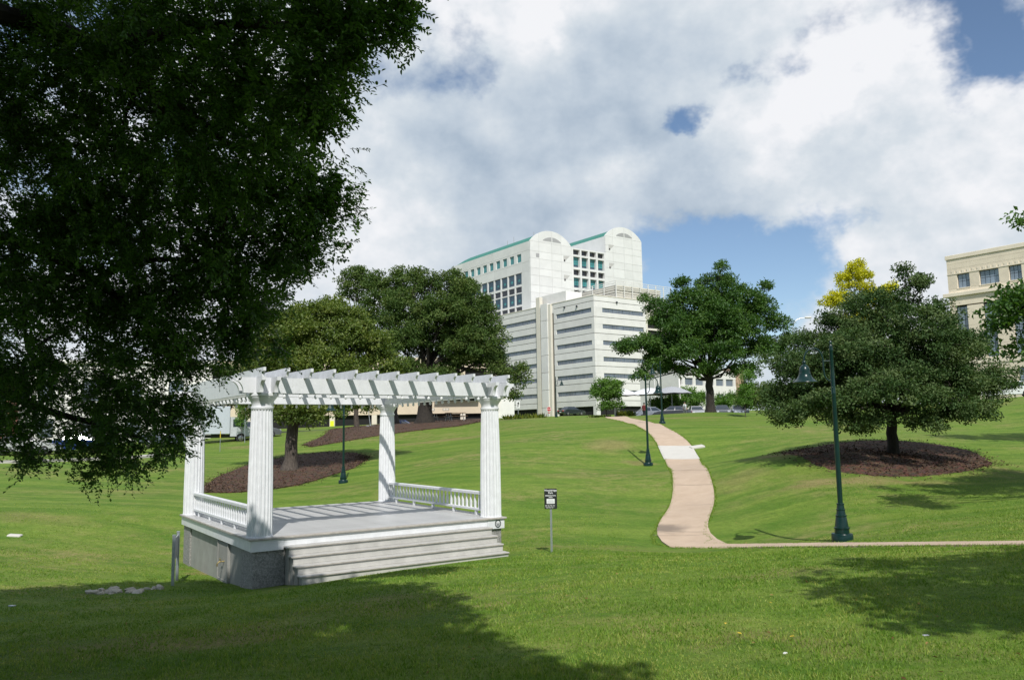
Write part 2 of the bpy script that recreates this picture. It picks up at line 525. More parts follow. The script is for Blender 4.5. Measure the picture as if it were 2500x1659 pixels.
def grass_material():
    m, nt, b = material('mown_grass')
    N, L = nt.nodes.new, nt.links.new
    geo = N("ShaderNodeNewGeometry")
    pos = geo.outputs["Position"]

    def noise(scale, detail, rough=0.6, vec=None, dist=0.0):
        n = N("ShaderNodeTexNoise"); n.inputs["Scale"].default_value = scale; n.inputs["Detail"].default_value = detail
        n.inputs["Roughness"].default_value = rough; n.inputs["Distortion"].default_value = dist
        L(vec if vec is not None else pos, n.inputs["Vector"]); return n.outputs["Fac"]

    def ramp(v, p0, c0, p1, c1):
        r = N("ShaderNodeValToRGB"); L(v, r.inputs[0])
        r.color_ramp.elements[0].position = p0; r.color_ramp.elements[0].color = (*c0, 1)
        r.color_ramp.elements[1].position = p1; r.color_ramp.elements[1].color = (*c1, 1)
        return r.outputs[0]

    def mix(f, a, c, mode='MIX'):
        n = N("ShaderNodeMix"); n.data_type = 'RGBA'; n.blend_type = mode
        L(f, n.inputs["Factor"]) if not isinstance(f, float) else setattr(n.inputs["Factor"], "default_value", f)
        L(a, n.inputs["A"]); L(c, n.inputs["B"]); return n.outputs["Result"]

    # mowing stripes follow the slope sideways: stretched noise
    mp = N("ShaderNodeMapping"); mp.inputs["Scale"].default_value = (0.16, 0.9, 0.9); mp.inputs["Rotation"].default_value = (0, 0, R(12))
    L(pos, mp.inputs[0])
    stripe = noise(1.1, 5, 0.6, mp.outputs[0], 0.4)
    big = noise(0.16, 5, 0.6)
    mid = noise(1.7, 6, 0.7)
    fine = noise(28.0, 5, 0.75)
    base = ramp(mid, 0.32, GRASS_A, 0.68, GRASS_B)
    base = mix(0.6, base, ramp(stripe, 0.41, GRASS_C, 0.59, GRASS_B))
    dryf = N("ShaderNodeMath"); dryf.operation = 'MULTIPLY'
    L(ramp(big, 0.46, (0, 0, 0), 0.66, (1, 1, 1)), dryf.inputs[0]); L(ramp(mid, 0.40, (0, 0, 0), 0.66, (1, 1, 1)), dryf.inputs[1])
    # worn, straw coloured patches at their places on the slopes
    acc = dryf.outputs[0]
    wn = N("ShaderNodeTexNoise"); wn.inputs["Scale"].default_value = 0.8; wn.inputs["Detail"].default_value = 5; L(pos, wn.inputs["Vector"])
    wv = N("ShaderNodeVectorMath"); wv.operation = 'MULTIPLY_ADD'; L(wn.outputs["Color"], wv.inputs[0])
    wv.inputs[1].default_value = (3.2, 3.2, 0); wv.inputs[2].default_value = (-1.6, -1.6, 0)
    pw = N("ShaderNodeVectorMath"); pw.operation = 'ADD'; L(pos, pw.inputs[0]); L(wv.outputs[0], pw.inputs[1])
    for (u, v, rx, ry, amt) in DRY:
        c = hit(u, v)
        q = N("ShaderNodeVectorMath"); q.operation = 'SUBTRACT'; L(pw.outputs[0], q.inputs[0]); q.inputs[1].default_value = tuple(c)
        q2 = N("ShaderNodeVectorMath"); q2.operation = 'MULTIPLY'; L(q.outputs[0], q2.inputs[0]); q2.inputs[1].default_value = (1 / rx, 1 / ry, 0)
        q3 = N("ShaderNodeVectorMath"); q3.operation = 'LENGTH'; L(q2.outputs[0], q3.inputs[0])
        mr = N("ShaderNodeMapRange"); mr.interpolation_type = 'SMOOTHSTEP'; L(q3.outputs["Value"], mr.inputs["Value"])
        mr.inputs["From Min"].default_value = 1.1; mr.inputs["From Max"].default_value = 0.2
        mr.inputs["To Min"].default_value = 0.0; mr.inputs["To Max"].default_value = amt
        a = N("ShaderNodeMath"); a.operation = 'MAXIMUM'; L(acc, a.inputs[0]); L(mr.outputs[0], a.inputs[1]); acc = a.outputs[0]
    dm = N("ShaderNodeMath"); dm.operation = 'MULTIPLY'; L(acc, dm.inputs[0]); L(ramp(fine, 0.3, (.35, .35, .35), 0.62, (1, 1, 1)), dm.inputs[1])
    dry = ramp(mid, 0.3, (0.22, 0.165, 0.072), 0.7, (0.33, 0.265, 0.125))
    col = mix(dm.outputs[0], base, dry)
    tuft = noise(6.5, 6, 0.72)
    col = mix(0.55, col, ramp(tuft, 0.30, (0.55, 0.58, 0.50), 0.70, (1.35, 1.32, 1.30)), 'MULTIPLY')
    col = mix(0.55, col, ramp(fine, 0.30, (0.42, 0.42, 0.42), 0.72, (1.45, 1.45, 1.4)), 'MULTIPLY')
    L(col, b.inputs["Base Color"])
    b.inputs["Roughness"].default_value = 0.85; b.inputs["Specular IOR Level"].default_value = 0.15
    bp = N("ShaderNodeBump"); bp.inputs["Strength"].default_value = 0.55; bp.inputs["Distance"].default_value = 0.05
    L(fine, bp.inputs["Height"]); L(bp.outputs[0], b.inputs["Normal"])
    return m


GRASS_A, GRASS_B, GRASS_C = (0.084, 0.162, 0.017), (0.175, 0.250, 0.040), (0.080, 0.168, 0.017)
DRY = [(1080, 1075, 4.5, 1.6, 0.88), (1490, 1085, 2.2, 2.6, 0.80), (1370, 1160, 2.5, 1.0, 0.48), (2050, 1175, 3.2, 1.0, 1.00), (1900, 1110, 1.2, 2.0, 0.96), (2180, 1178, 3.0, .7, 0.88),
       (1800, 1170, 1.5, 2.0, 0.56), (1660, 1240, .8, 1.2, 0.48), (600, 1090, 3, 1.5, 0.80), (820, 1185, 1.2, .6, 0.80), (1560, 1130, .8, .8, 0.80), (1640, 1020, 8, 1.5, 0.72),
       (300, 1200, 3, 1.5, 0.56), (900, 1480, 2.0, 1.2, 0.64), (450, 1560, 2.5, 1.0, 0.80), (1850, 1560, 1.5, .6, 0.64), (1880, 1400, 1.8, .7, 0.56), (1500, 1340, 2.5, .7, 0.48),
       (60, 1260, 2.5, 1.2, 0.56), (520, 1395, 1.0, .6, 0.96), (2420, 1340, 1.5, .5, 0.80), (1350, 1330, .6, .5, 0.64)]


def build_ground():
    # finer near the viewer, coarse far out
    def axis(a, b, n, k):
        t = np.linspace(np.arcsinh(a / k), np.arcsinh(b / k), n)
        return np.sinh(t) * k
    xs = axis(-900, 900, 250, 14.0)
    ys = axis(-330, 900, 280, 18.0)
    X, Y = np.meshgrid(xs, ys)
    Z = ground_z(X, Y)
    n = X.size
    me = bpy.data.meshes.new("ground")
    co = np.stack([X.ravel(), Y.ravel(), Z.ravel()], 1)
    nx, ny = len(xs), len(ys)
    i = (np.arange(ny - 1)[:, None] * nx + np.arange(nx - 1)[None]).ravel()
    q = np.stack([i, i + 1, i + nx + 1, i + nx], 1)
    me.vertices.add(n); me.vertices.foreach_set("co", co.ravel())
    me.loops.add(q.size); me.loops.foreach_set("vertex_index", q.ravel().astype(np.int32))
    me.polygons.add(len(q)); me.polygons.foreach_set("loop_start", (np.arange(len(q)) * 4).astype(np.int32))
    me.update(calc_edges=True)
    me.polygons.foreach_set("use_smooth", np.ones(len(q), bool))
    me.materials.append(M['grass'])
    o = link(bpy.data.objects.new("ground", me))
    tag(o, "mown green park lawn sloping down into a bowl", None, None, 'structure')


M['grass'] = grass_material()
build_ground()


def sheet_between(name, L_, R_, mat, off, across=8, along=90, mb=None):
    """strip of ground cover between two traced edges, draped on the lawn"""
    def resamp(P, n):
        P = np.array(P, float); d = np.concatenate([[0], np.cumsum(np.linalg.norm(np.diff(P, axis=0), axis=1))])
        t = np.linspace(0, d[-1], n)
        return np.stack([np.interp(t, d, P[:, k]) for k in range(2)], 1)

    def smooth(P, it=4):
        for _ in range(it):
            Q = P.copy(); Q[1:-1] = (P[:-2] + 2 * P[1:-1] + P[2:]) / 4; P = Q
        return P
    A, B = smooth(resamp(L_, along)), smooth(resamp(R_, along))
    mb = mb or MB()
    V = []
    for i in range(along):
        for k in range(across + 1):
            p = A[i] + (B[i] - A[i]) * k / across
            V.append((p[0], p[1], 0))
    V = np.array(V); V[:, 2] = ground_z(V[:, 0], V[:, 1]) + off
    w = across + 1
    F = [(i * w + k, i * w + k + 1, (i + 1) * w + k + 1, (i + 1) * w + k) for i in range(along - 1) for k in range(across)]
    # a rim that goes down into the soil
    b = len(V)
    rim = [i * w for i in range(along)] + [(along - 1) * w + k for k in range(1, w)] + [i * w + across for i in range(along - 2, -1, -1)] + list(range(across - 1, 0, -1))
    low = V[rim] - np.array([0, 0, 0.12])
    V2 = np.vstack([V, low])
    n = len(rim)
    F += [(rim[i], rim[(i + 1) % n], b + (i + 1) % n, b + i) for i in range(n)]
    mb.add(V2, F)
    return mb


# ------------------------------------------------------------------ path
def path_material(name, c0, c1):
    m, nt, b = material(name)
    N, L = nt.nodes.new, nt.links.new
    geo = N("ShaderNodeNewGeometry")
    n = N("ShaderNodeTexNoise"); n.inputs["Scale"].default_value = 1.4; n.inputs["Detail"].default_value = 8; n.inputs["Roughness"].default_value = 0.7
    L(geo.outputs["Position"], n.inputs["Vector"])
    r = N("ShaderNodeValToRGB"); L(n.outputs["Fac"], r.inputs[0])
    r.color_ramp.elements[0].position = 0.3; r.color_ramp.elements[0].color = (*c0, 1)
    r.color_ramp.elements[1].position = 0.7; r.color_ramp.elements[1].color = (*c1, 1)
    # a damp earth stain washed over the low bend
    s = hit(1618, 1292)
    q = N("ShaderNodeVectorMath"); q.operation = 'SUBTRACT'; L(geo.outputs["Position"], q.inputs[0]); q.inputs[1].default_value = tuple(s)
    q2 = N("ShaderNodeVectorMath"); q2.operation = 'MULTIPLY'; L(q.outputs[0], q2.inputs[0]); q2.inputs[1].default_value = (1 / 1.1, 1 / 0.75, 0)
    ln = N("ShaderNodeVectorMath"); ln.operation = 'LENGTH'; L(q2.outputs[0], ln.inputs[0])
    ad = N("ShaderNodeMath"); ad.operation = 'ADD'; L(ln.outputs["Value"], ad.inputs[0]); L(n.outputs["Fac"], ad.inputs[1])
    mr = N("ShaderNodeMapRange"); mr.interpolation_type = 'SMOOTHSTEP'; L(ad.outputs[0], mr.inputs["Value"])
    mr.inputs["From Min"].default_value = 1.55; mr.inputs["From Max"].default_value = 0.75; mr.inputs["To Max"].default_value = 0.8
    mx = N("ShaderNodeMix"); mx.data_type = 'RGBA'; L(mr.outputs[0], mx.inputs["Factor"]); L(r.outputs[0], mx.inputs["A"])
    mx.inputs["B"].default_value = (0.17, 0.135, 0.105, 1)
    L(mx.outputs["Result"], b.inputs["Base Color"])
    b.inputs["Roughness"].default_value = 0.9
    f = N("ShaderNodeTexNoise"); f.inputs["Scale"].default_value = 60; f.inputs["Detail"].default_value = 3; L(geo.outputs["Position"], f.inputs["Vector"])
    bp = N("ShaderNodeBump"); bp.inputs["Strength"].default_value = 0.25; bp.inputs["Distance"].default_value = 0.01
    L(f.outputs["Fac"], bp.inputs["Height"]); L(bp.outputs[0], b.inputs["Normal"])
    return m


M['path'] = path_material('tan_concrete', (0.445, 0.335, 0.240), (0.535, 0.415, 0.305))
M['path_new'] = simple('fresh_pale_concrete', (0.55, 0.53, 0.48), rough=0.9, var=0.05, scale=2)
_pl = [(1435, 1017), (1480, 1021), (1520, 1029), (1557, 1042), (1585, 1058), (1605, 1085), (1625, 1120), (1640, 1150), (1645, 1195), (1640, 1225),
       (1628, 1250), (1612, 1270), (1602, 1290), (1592, 1312), (1600, 1328), (1635, 1336)]
_pr = [(1490, 1017), (1540, 1021), (1590, 1030), (1630, 1046), (1660, 1062), (1688, 1085), (1708, 1120), (1728, 1150), (1745, 1195), (1746, 1225),
       (1738, 1250), (1727, 1275), (1721, 1290), (1721, 1305), (1738, 1318), (1775, 1329)]
PL = [tuple(hit(*q)[:2]) for q in _pl]
PR = [tuple(hit(*q)[:2]) for q in _pr]
path = sheet_between('path', PL, PR, M['path'], 0.035, 8, 110).build('path', M['path'])
tag(path, "tan concrete footpath curving uphill across the lawn", None, None, 'structure')
# the level branch that runs off to the right below the lamp
_bx = [PL[-1], PR[-1]]
_mid = [((PL[-1][0] + PR[-1][0]) / 2, (PL[-1][1] + PR[-1][1]) / 2)]
_bpx = (1720, 1780, 1850, 1920, 2000, 2080, 2180, 2290, 2400, 2500)
_yn = [1337 - (q - 1680) / 820 * 6 for q in _bpx]
_near = [PL[-1], tuple(hit(1670, 1338)[:2])] + [tuple(hit(q, y + 1)[:2]) for q, y in zip(_bpx, _yn)] + [(9.4, 11.0), (13.0, 8.6)]
_far = [PR[-3], PR[-2]] + [tuple(hit(q, y - 8)[:2]) for q, y in zip(_bpx, _yn)] + [(10.3, 11.9), (13.9, 9.6)]
branch = sheet_between('path', _near, _far, M['path'], 0.030, 8, 90).build('path', M['path'])
tag(branch, "level branch of the tan footpath running off to the right", None, None, 'structure')
# a newer pale slab let into the path
def _edge(P, Q, t): return tuple(np.array(P) + (np.array(Q) - np.array(P)) * t)
pn = MB()
_nl = [tuple(hit(1606, 1089)[:2]), tuple(hit(1621, 1121)[:2])]
_nr = [tuple(hit(1690, 1089)[:2]), tuple(hit(1709, 1121)[:2])]
sheet_between('x', _nl, _nr, None, 0.045, 6, 10, pn)
pn.build('pale_slab', M['path_new'], path)
# expansion joints across the path
for (a, b2) in (((1640, 1232), (1744, 1232)), ((1602, 1296), (1722, 1300)), ((1594, 1308), (1722, 1307)), ((1645, 1185), (1742, 1183)), ((1640, 1150), (1726, 1148))):
    A_, B_ = hit(*a), hit(*b2)
    d = np.array([B_[0] - A_[0], B_[1] - A_[1]]); d /= np.linalg.norm(d); nn = np.array([-d[1], d[0]]) * 0.012
    j = MB()
    n = 10
    pts = [A_[:2] + (B_[:2] - A_[:2]) * k / n for k in range(n + 1)]
    V = [(*(p + nn), gz(*(p + nn)) + 0.039) for p in pts] + [(*(p - nn), gz(*(p - nn)) + 0.039) for p in pts]
    j.add(V, [(k, k + 1, n + 2 + k, n + 1 + k) for k in range(n)])
    j.build('joint', simple('joint_filler', (0.30, 0.24, 0.18)), path)


# ------------------------------------------------------------------ mulch beds
def mulch_material():
    m, nt, b = material('bark_mulch')
    N, L = nt.nodes.new, nt.links.new
    geo = N("ShaderNodeNewGeometry")
    v = N("ShaderNodeTexVoronoi"); v.inputs["Scale"].default_value = 9; L(geo.outputs["Position"], v.inputs["Vector"])
    n = N("ShaderNodeTexNoise"); n.inputs["Scale"].default_value = 2.2; n.inputs["Detail"].default_value = 9; n.inputs["Roughness"].default_value = 0.75
    L(geo.outputs["Position"], n.inputs["Vector"])
    r = N("ShaderNodeValToRGB"); L(n.outputs["Fac"], r.inputs[0])
    r.color_ramp.elements[0].position = 0.3; r.color_ramp.elements[0].color = (0.040, 0.024, 0.015, 1)
    r.color_ramp.elements[1].position = 0.72; r.color_ramp.elements[1].color = (0.160, 0.084, 0.046, 1)
    mx = N("ShaderNodeMix"); mx.data_type = 'RGBA'; mx.blend_type = 'MULTIPLY'; mx.inputs["Factor"].default_value = 0.5
    L(r.outputs[0], mx.inputs["A"]); L(v.outputs["Color"], mx.inputs["B"])
    L(mx.outputs["Result"], b.inputs["Base Color"]); b.inputs["Roughness"].default_value = 0.95
    bp = N("ShaderNodeBump"); bp.inputs["Strength"].default_value = 1.0; bp.inputs["Distance"].default_value = 0.06
    L(v.outputs["Distance"], bp.inputs["Height"]); L(bp.outputs[0], b.inputs["Normal"])
    return m


M['mulch'] = mulch_material()


def mulch_bed(outline_px, centre_px, label, seed):
    rng = random.Random(seed)
    C = hit(*centre_px)[:2]
    O = np.array([hit(*q)[:2] for q in outline_px])
    ang = np.arctan2(O[:, 1] - C[1], O[:, 0] - C[0]); rad = np.linalg.norm(O - C, axis=1)
    o = np.argsort(ang); ang, rad = ang[o], rad[o]
    nA, nR = 140, 16
    th = np.linspace(-math.pi, math.pi, nA, endpoint=False)
    rr = np.interp(th, np.concatenate([[ang[-1] - 2 * math.pi], ang, [ang[0] + 2 * math.pi]]), np.concatenate([[rad[-1]], rad, [rad[0]]]))
    for _ in range(3): rr = (np.roll(rr, 1) + 2 * rr + np.roll(rr, -1)) / 4
    rr = rr * (1 + np.array([rng.uniform(-.018, .018) for _ in range(nA)]))
    V = [(C[0], C[1], 0.07)]
    for i in range(1, nR + 1):
        t = i / nR
        h = 0.07 * (1 - t ** 6) - (0.06 if i == nR else 0)
        for k in range(nA):
            V.append((C[0] + rr[k] * t * math.cos(th[k]), C[1] + rr[k] * t * math.sin(th[k]), h + (rng.uniform(-.015, .015) if i < nR else 0)))
    V = np.array(V); V[:, 2] += ground_z(V[:, 0], V[:, 1])
    F = [(0, 1 + k, 1 + (k + 1) % nA) for k in range(nA)]
    for i in range(nR - 1):
        a, b = 1 + i * nA, 1 + (i + 1) * nA
        F += [(a + k, b + k, b + (k + 1) % nA, a + (k + 1) % nA) for k in range(nA)]
    mb = MB().add(V, F)
    ob = mb.build('mulch_bed', M['mulch'], smooth=True)
    return tag(ob, label, None, None, 'structure')


mulch_bed([(1950, 1112), (1985, 1090), (2060, 1078), (2180, 1075), (2300, 1084), (2380, 1100), (2416, 1122), (2395, 1142), (2330, 1156), (2200, 1166), (2080, 1160), (1990, 1140)],
          (2183, 1112), "oval bed of brown mulch round the spreading oak", 1)


def mulch_strip(top, bottom, label, seed):
    rng = random.Random(seed)
    T = [tuple(hit(*q)[:2]) for q in top]; B = [tuple(hit(*q)[:2]) for q in bottom]
    mb = sheet_between('mulch_bed', T, B, None, 0.05, 16, 120)
    n = 17 * 120
    mb.v[:n] = [(x + rng.uniform(-.02, .02), y + rng.uniform(-.02, .02), z + rng.uniform(-.012, .012)) for x, y, z in mb.v[:n]]
    return tag(mb.build('mulch_bed', M['mulch'], smooth=True), label, None, None, 'structure')


mulch_strip([(496, 1190), (530, 1165), (600, 1137), (700, 1114), (800, 1103), (870, 1106), (892, 1116)],
            [(500, 1202), (560, 1203), (640, 1197), (720, 1185), (800, 1163), (865, 1142), (893, 1122)],
            "long bed of brown mulch on the slope behind the bandstand", 2)
mulch_strip([(740, 1085), (790, 1065), (850, 1042), (950, 1034), (1060, 1027), (1188, 1021)],
            [(760, 1091), (830, 1079), (900, 1067), (1000, 1053), (1120, 1040), (1192, 1027)],
            "strip of brown mulch along the crest under the tall trees", 3)
# ------------------------------------------------------------------ the bandstand
BA = 0.598
BLOC = (-5.348, 16.868, -0.4815)
W_, D_, OV = 5.753, 6.032, 0.287
band = thing('bandstand', 'white pergola bandstand with fluted columns, grey deck and broad front steps', 'bandstand', BLOC, BA)


def band_world(t, n, z=0.0):
    c, s = math.cos(BA), math.sin(BA)
    return (BLOC[0] + c * t - s * n, BLOC[1] + s * t + c * n, BLOC[2] + z)


X0, X1, Y0, Y1 = -OV, W_ + OV, -OV, D_ + OV
ZG = -1.75                                        # below the soil all round
# base walls: rough cast piers at the corners, smooth concrete between
wi = 0.10
base = MB()
base.box(X0 + wi + .04, X1 - wi - .04, Y0 + wi + .04, Y1 - wi - .04, ZG, -.26)
base_o = base.build('base_wall', M['concrete'], band)
for nm, (a, b, c, d) in {'fl': (X0 + wi, X0 + .78, Y0 + wi, Y0 + .95), 'fr': (X1 - .78, X1 - wi, Y0 + wi, Y0 + .95),
                         'bl': (X0 + wi, X0 + .78, Y1 - .85, Y1 - wi), 'br': (X1 - .78, X1 - wi, Y1 - .85, Y1 - wi)}.items():
    MB().bbox(a, b, c, d, ZG, -.255, .012).build('pier', M['roughcast'], band)
# access hatch in the left wall with a tap
hatch = MB().bbox(X0 + wi - .005, X0 + wi + .05, 1.72, 2.52, -1.13, -.30, .006)
hatch_o = hatch.build('hatch', M['concrete'], band)
hf = MB()
for (y0, y1, z0, z1) in ((1.66, 1.72, -1.19, -.28), (2.52, 2.58, -1.19, -.28), (1.72, 2.52, -1.19, -1.13)):
    hf.bbox(X0 + wi - .02, X0 + wi + .045, y0, y1, z0, z1, .005)
hf.build('hatch_frame', M['concrete'], hatch_o)
tap = MB().tube([(X0 + wi, 1.98, -.72), (X0 + wi - .12, 1.98, -.72), (X0 + wi - .16, 1.98, -.76), (X0 + wi - .16, 1.98, -.82)], .016, 8)
tap.tube([(X0 + wi - .10, 1.92, -.66), (X0 + wi - .10, 2.04, -.66)], .012, 6).tube([(X0 + wi - .10, 1.98, -.72), (X0 + wi - .10, 1.98, -.66)], .01, 6)
tap.build('tap', M['brass'], band, smooth=True)

# white fascia boards under the deck
MB().bbox(X0 + .045, X0 + .085, Y0 + .045, Y1 - .045, -.27, -.045, .004).build('fascia_board', M['white'], band)
MB().bbox(X1 - .085, X1 - .045, Y0 + .045, Y1 - .045, -.27, -.045, .004).build('fascia_board', M['white'], band)
MB().bbox(X0 + .087, X1 - .087, Y1 - .085, Y1 - .045, -.27, -.045, .004).build('fascia_board', M['white'], band)
SX0, SX1 = 0.44, 5.50                             # extent of the steps
MB().bbox(X0 + .045, SX0, Y0 + .042, Y0 + .082, -.272, -.045, .004).build('fascia_board', M['white'], band)
MB().bbox(SX1, X1 - .045, Y0 + .042, Y0 + .082, -.272, -.045, .004).build('fascia_board', M['white'], band)
MB().bbox(SX0 + .002, SX1 - .002, Y0 + .05, Y0 + .082, -.20, -.045, .004).build('fascia_board', M['white'], band)

# deck: painted boards
bw = 0.14
nb = int(round((Y1 - Y0) / bw)); bw = (Y1 - Y0) / nb
for k in range(nb):
    if k == 0: continue
    if k == 1: dm = MB().bbox(X0 + .03, X1 - .03, .005, bw - .005, -.042, 0, .004).mesh('deck_board', M['deck'])
    put('deck_board', dm, band, (0, Y0 + k * bw, 0))
MB().bbox(X0, X1, Y0, Y0 + bw - .004, -.043, .001, .008).build('nosing', M['nosing'], band)
for s in (0, 1):
    xa, xb = (X0, X0 + .028) if s == 0 else (X1 - .028, X1)
    MB().bbox(xa, xb, Y0 + bw, Y1, -.043, .001, .006).build('nosing', M['nosing'], band)
MB().box(X0 + .09, X1 - .09, Y0 + .09, Y1 - .09, -.07, -.046).build('subfloor', M['concrete'], band)

# steps
steps_n, rise, go = 4, 0.170, 0.215
for k in range(steps_n):
    zt = -.20 - k * rise
    yb, yf = Y0 + .05 - k * go, Y0 + .05 - (k + 1) * go
    tr = MB().bbox(SX0 + .02 * k, SX1 + .0 + .015 * k, yf - .03, yb + .01, zt - .035, zt, .008).build('tread', M['step'], band)
    MB().bbox(SX0 + .045 + .02 * k, SX1 - .012 + .015 * k, yf, yf + .03, zt - rise + .001 - (.03 if k == 3 else 0), zt - .036, .003).build('riser', M['step'], band)
    MB().bbox(SX0 + .005 + .02 * k, SX1 - .005 + .015 * k, yf - .036, yf - .0305, zt - .030, zt - .004, .002).build('tread_nosing', M['nosing'], tr)
# stepped concrete cheek under the left end
ck = MB()
for k in range(steps_n):
    yb, yf = Y0 + .09 - k * go, Y0 + .05 - (k + 1) * go + .012
    ck.box(SX0 + .05 + .02 * k, SX0 + .30, yf, yb, ZG, -.237 - k * rise)
ck.build('cheek_wall', M['concrete'], band)
MB().box(SX0 + .31, SX1 - .03, Y0 - go * 3 + .1, Y0 + .1, ZG, -.86).build('step_footing', M['concrete'], band)

# columns
fl = 20
prof = [(0.26, 0.0), (0.259, .6), (0.252, 1.3), (0.238, 2.0), (0.218, 2.66)]


def column_mesh():
    mb = MB()
    per = 6
    seg = fl * per
    vs, fs = [], []
    for r, z in prof:
        for k in range(seg):
            a = 2 * math.pi * k / seg
            ph = (k % per) / per
            d = 0.0 if ph < .18 else 0.10 * math.sin(math.pi * (ph - .18) / .82) * r
            rr = r - d
            vs.append((rr * math.cos(a), rr * math.sin(a), z))
    n = len(prof)
    for i in range(n - 1):
        for k in range(seg):
            k2 = (k + 1) % seg
            fs.append((i * seg + k, i * seg + k2, (i + 1) * seg + k2, (i + 1) * seg + k))
    mb.add(vs, fs)
    return mb.mesh('column', M['white'])


col_me = column_mesh()
cap_me = MB().lathe([(.214, 2.64), (.228, 2.66), (.236, 2.69), (.228, 2.715), (.214, 2.72), (.214, 2.765), (.226, 2.80), (.252, 2.845), (.285, 2.885), (.298, 2.91), (.300, 2.925)], 40).mesh('capital', M['white'], True)
aba_me = MB().lathe([(.325, 2.926), (.335, 2.935), (.335, 2.985), (.33, 2.994)], 8, phase=math.pi / 8).mesh('abacus', M['white'])
bas_me = MB().lathe([(.275, .001), (.275, .018), (.262, .026)], 40).mesh('base_ring', M['white'])
for (t, n) in ((0, 0), (W_, 0), (0, D_), (W_, D_)):
    c = put('column', col_me, band, (t, n, 0))
    put('capital', cap_me, c); put('abacus', aba_me, c); put('base_ring', bas_me, c)

# beams with scroll-cut ends
def scroll_end(length0, length1, z0, z1, over, cut=0.17):
    """side outline of a beam whose both ends are cut in a quarter hollow"""
    h = z1 - z0
    a, b = length0 - over, length1 + over
    def hollow(x, s):
        pts = []
        for i in range(9):
            t = math.pi / 2 * i / 8
            pts.append((x + s * cut * (1 - math.cos(t)) , z0 + (h - .085) * math.sin(t)))
        return pts
    right = [(b - cut, z0 + .0)] + [(p[0] - 0, p[1]) for p in [(b - cut + cut * (1 - math.cos(math.pi / 2 * i / 8)), z0 + (h - .075) * math.sin(math.pi / 2 * i / 8)) for i in range(1, 9)]] + [(b, z1)]
    left = [(a, z1)] + [(a + cut - cut * (1 - math.cos(math.pi / 2 * i / 8)), z0 + (h - .075) * math.sin(math.pi / 2 * i / 8)) for i in range(8, 0, -1)] + [(a + cut, z0)]
    return right + left


bz0, bz1 = 2.996, 3.325
bulb_me = MB().lathe([(.018, 0), (.02, -.025), (.034, -.05), (.036, -.085), (.02, -.11), (.006, -.118)], 8).mesh('bulb', M['white'], True)


def bulbs(parent, pts):
    for p in pts: put('bulb', bulb_me, parent, p)


for n in (0.0, D_):
    for k, dn in enumerate((-.155, .155)):
        b = MB().prism(scroll_end(0, W_, bz0, bz1, .62), 'y', n + dn - .04, n + dn + .04).build('beam', M['white'], band)
        if (n == 0 and k == 0) or (n == D_ and k == 1):
            bulbs(b, [(.42 + .35 * i, n + dn, bz0 + .002) for i in range(15)])
for t in (0.0, W_):
    for k, dt in enumerate((-.155, .155)):
        b = MB().prism(scroll_end(0, D_, bz0 + .004, bz1 - .004, .62), 'x', t + dt - .04, t + dt + .04).build('beam', M['white'], band)
        if (t == 0 and k == 1) or (t == W_ and k == 0):
            bulbs(b, [(t + dt, .42 + .35 * i, bz0 + .004) for i in range(15)])
MB().bbox(.2, W_ - .2, D_ / 2 - .04, D_ / 2 + .04, 3.06, 3.322, .006).build('middle_beam', M['white'], band)
# rafters
raf_poly = scroll_end(0, D_, bz1 + .002, bz1 + .185, .66, .10)
raf_me = MB().prism(raf_poly, 'x', -.027, .027).mesh('rafter', M['white'])
NR = 13
for k in range(NR):
    put('rafter', raf_me, band, (-.16 + (W_ + .32) * k / (NR - 1), 0, 0))

# low balustrades on both sides
bal_me = MB().lathe([(.034, .175), (.036, .24), (.038, .30), (.033, .37), (.024, .44), (.022, .49), (.026, .52)], 4, phase=math.pi / 4).mesh('baluster', M['white'], True)
foot_me = MB().bbox(-.03, .03, -.04, .04, .0, .118, .004).mesh('foot', M['white'])
NB = 27
for t in (0.0, W_):
    y0, y1 = .24, D_ - .24
    top = MB().bbox(t - .06, t + .06, y0 - .03, y1 + .03, .522, .60, .012).build('railing', M['white'], band)
    MB().bbox(t - .045, t + .045, y0, y1, .118, .176, .006).build('bottom_rail', M['white'], top)
    for k in range(NB):
        put('baluster', bal_me, top, (t, y0 + .1 + (y1 - y0 - .2) * k / (NB - 1), 0))
    for k in range(5):
        put('foot', foot_me, top, (t, y0 + .45 + (y1 - y0 - .9) * k / 4, 0))

# round emblem on the right fascia: a dark ring with a figure inside
em = MB()
ring = []
ex, ez, ey = 5.80, -.150, Y0 + .036
for k in range(28):
    a = 2 * math.pi * k / 28
    ring += [(ex + .088 * math.cos(a), ey, ez + .098 * math.sin(a)), (ex + .066 * math.cos(a), ey, ez + .074 * math.sin(a)),
             (ex + .066 * math.cos(a), ey + .006, ez + .074 * math.sin(a)), (ex + .088 * math.cos(a), ey + .006, ez + .098 * math.sin(a))]
fs = []
for k in range(28):
    for q in range(4):
        fs.append((k * 4 + q, k * 4 + (q + 1) % 4, ((k + 1) % 28) * 4 + (q + 1) % 4, ((k + 1) % 28) * 4 + q))
em.add(ring, fs)
em.box(ex - .012, ex + .012, ey, ey + .005, ez - .06, ez + .005)
em.box(ex - .040, ex - .028, ey, ey + .005, ez - .05, ez + .03).box(ex + .028, ex + .040, ey, ey + .005, ez - .05, ez + .03)
em.build('emblem', simple('dark_green_grey', (.035, .05, .05), rough=.5), band)
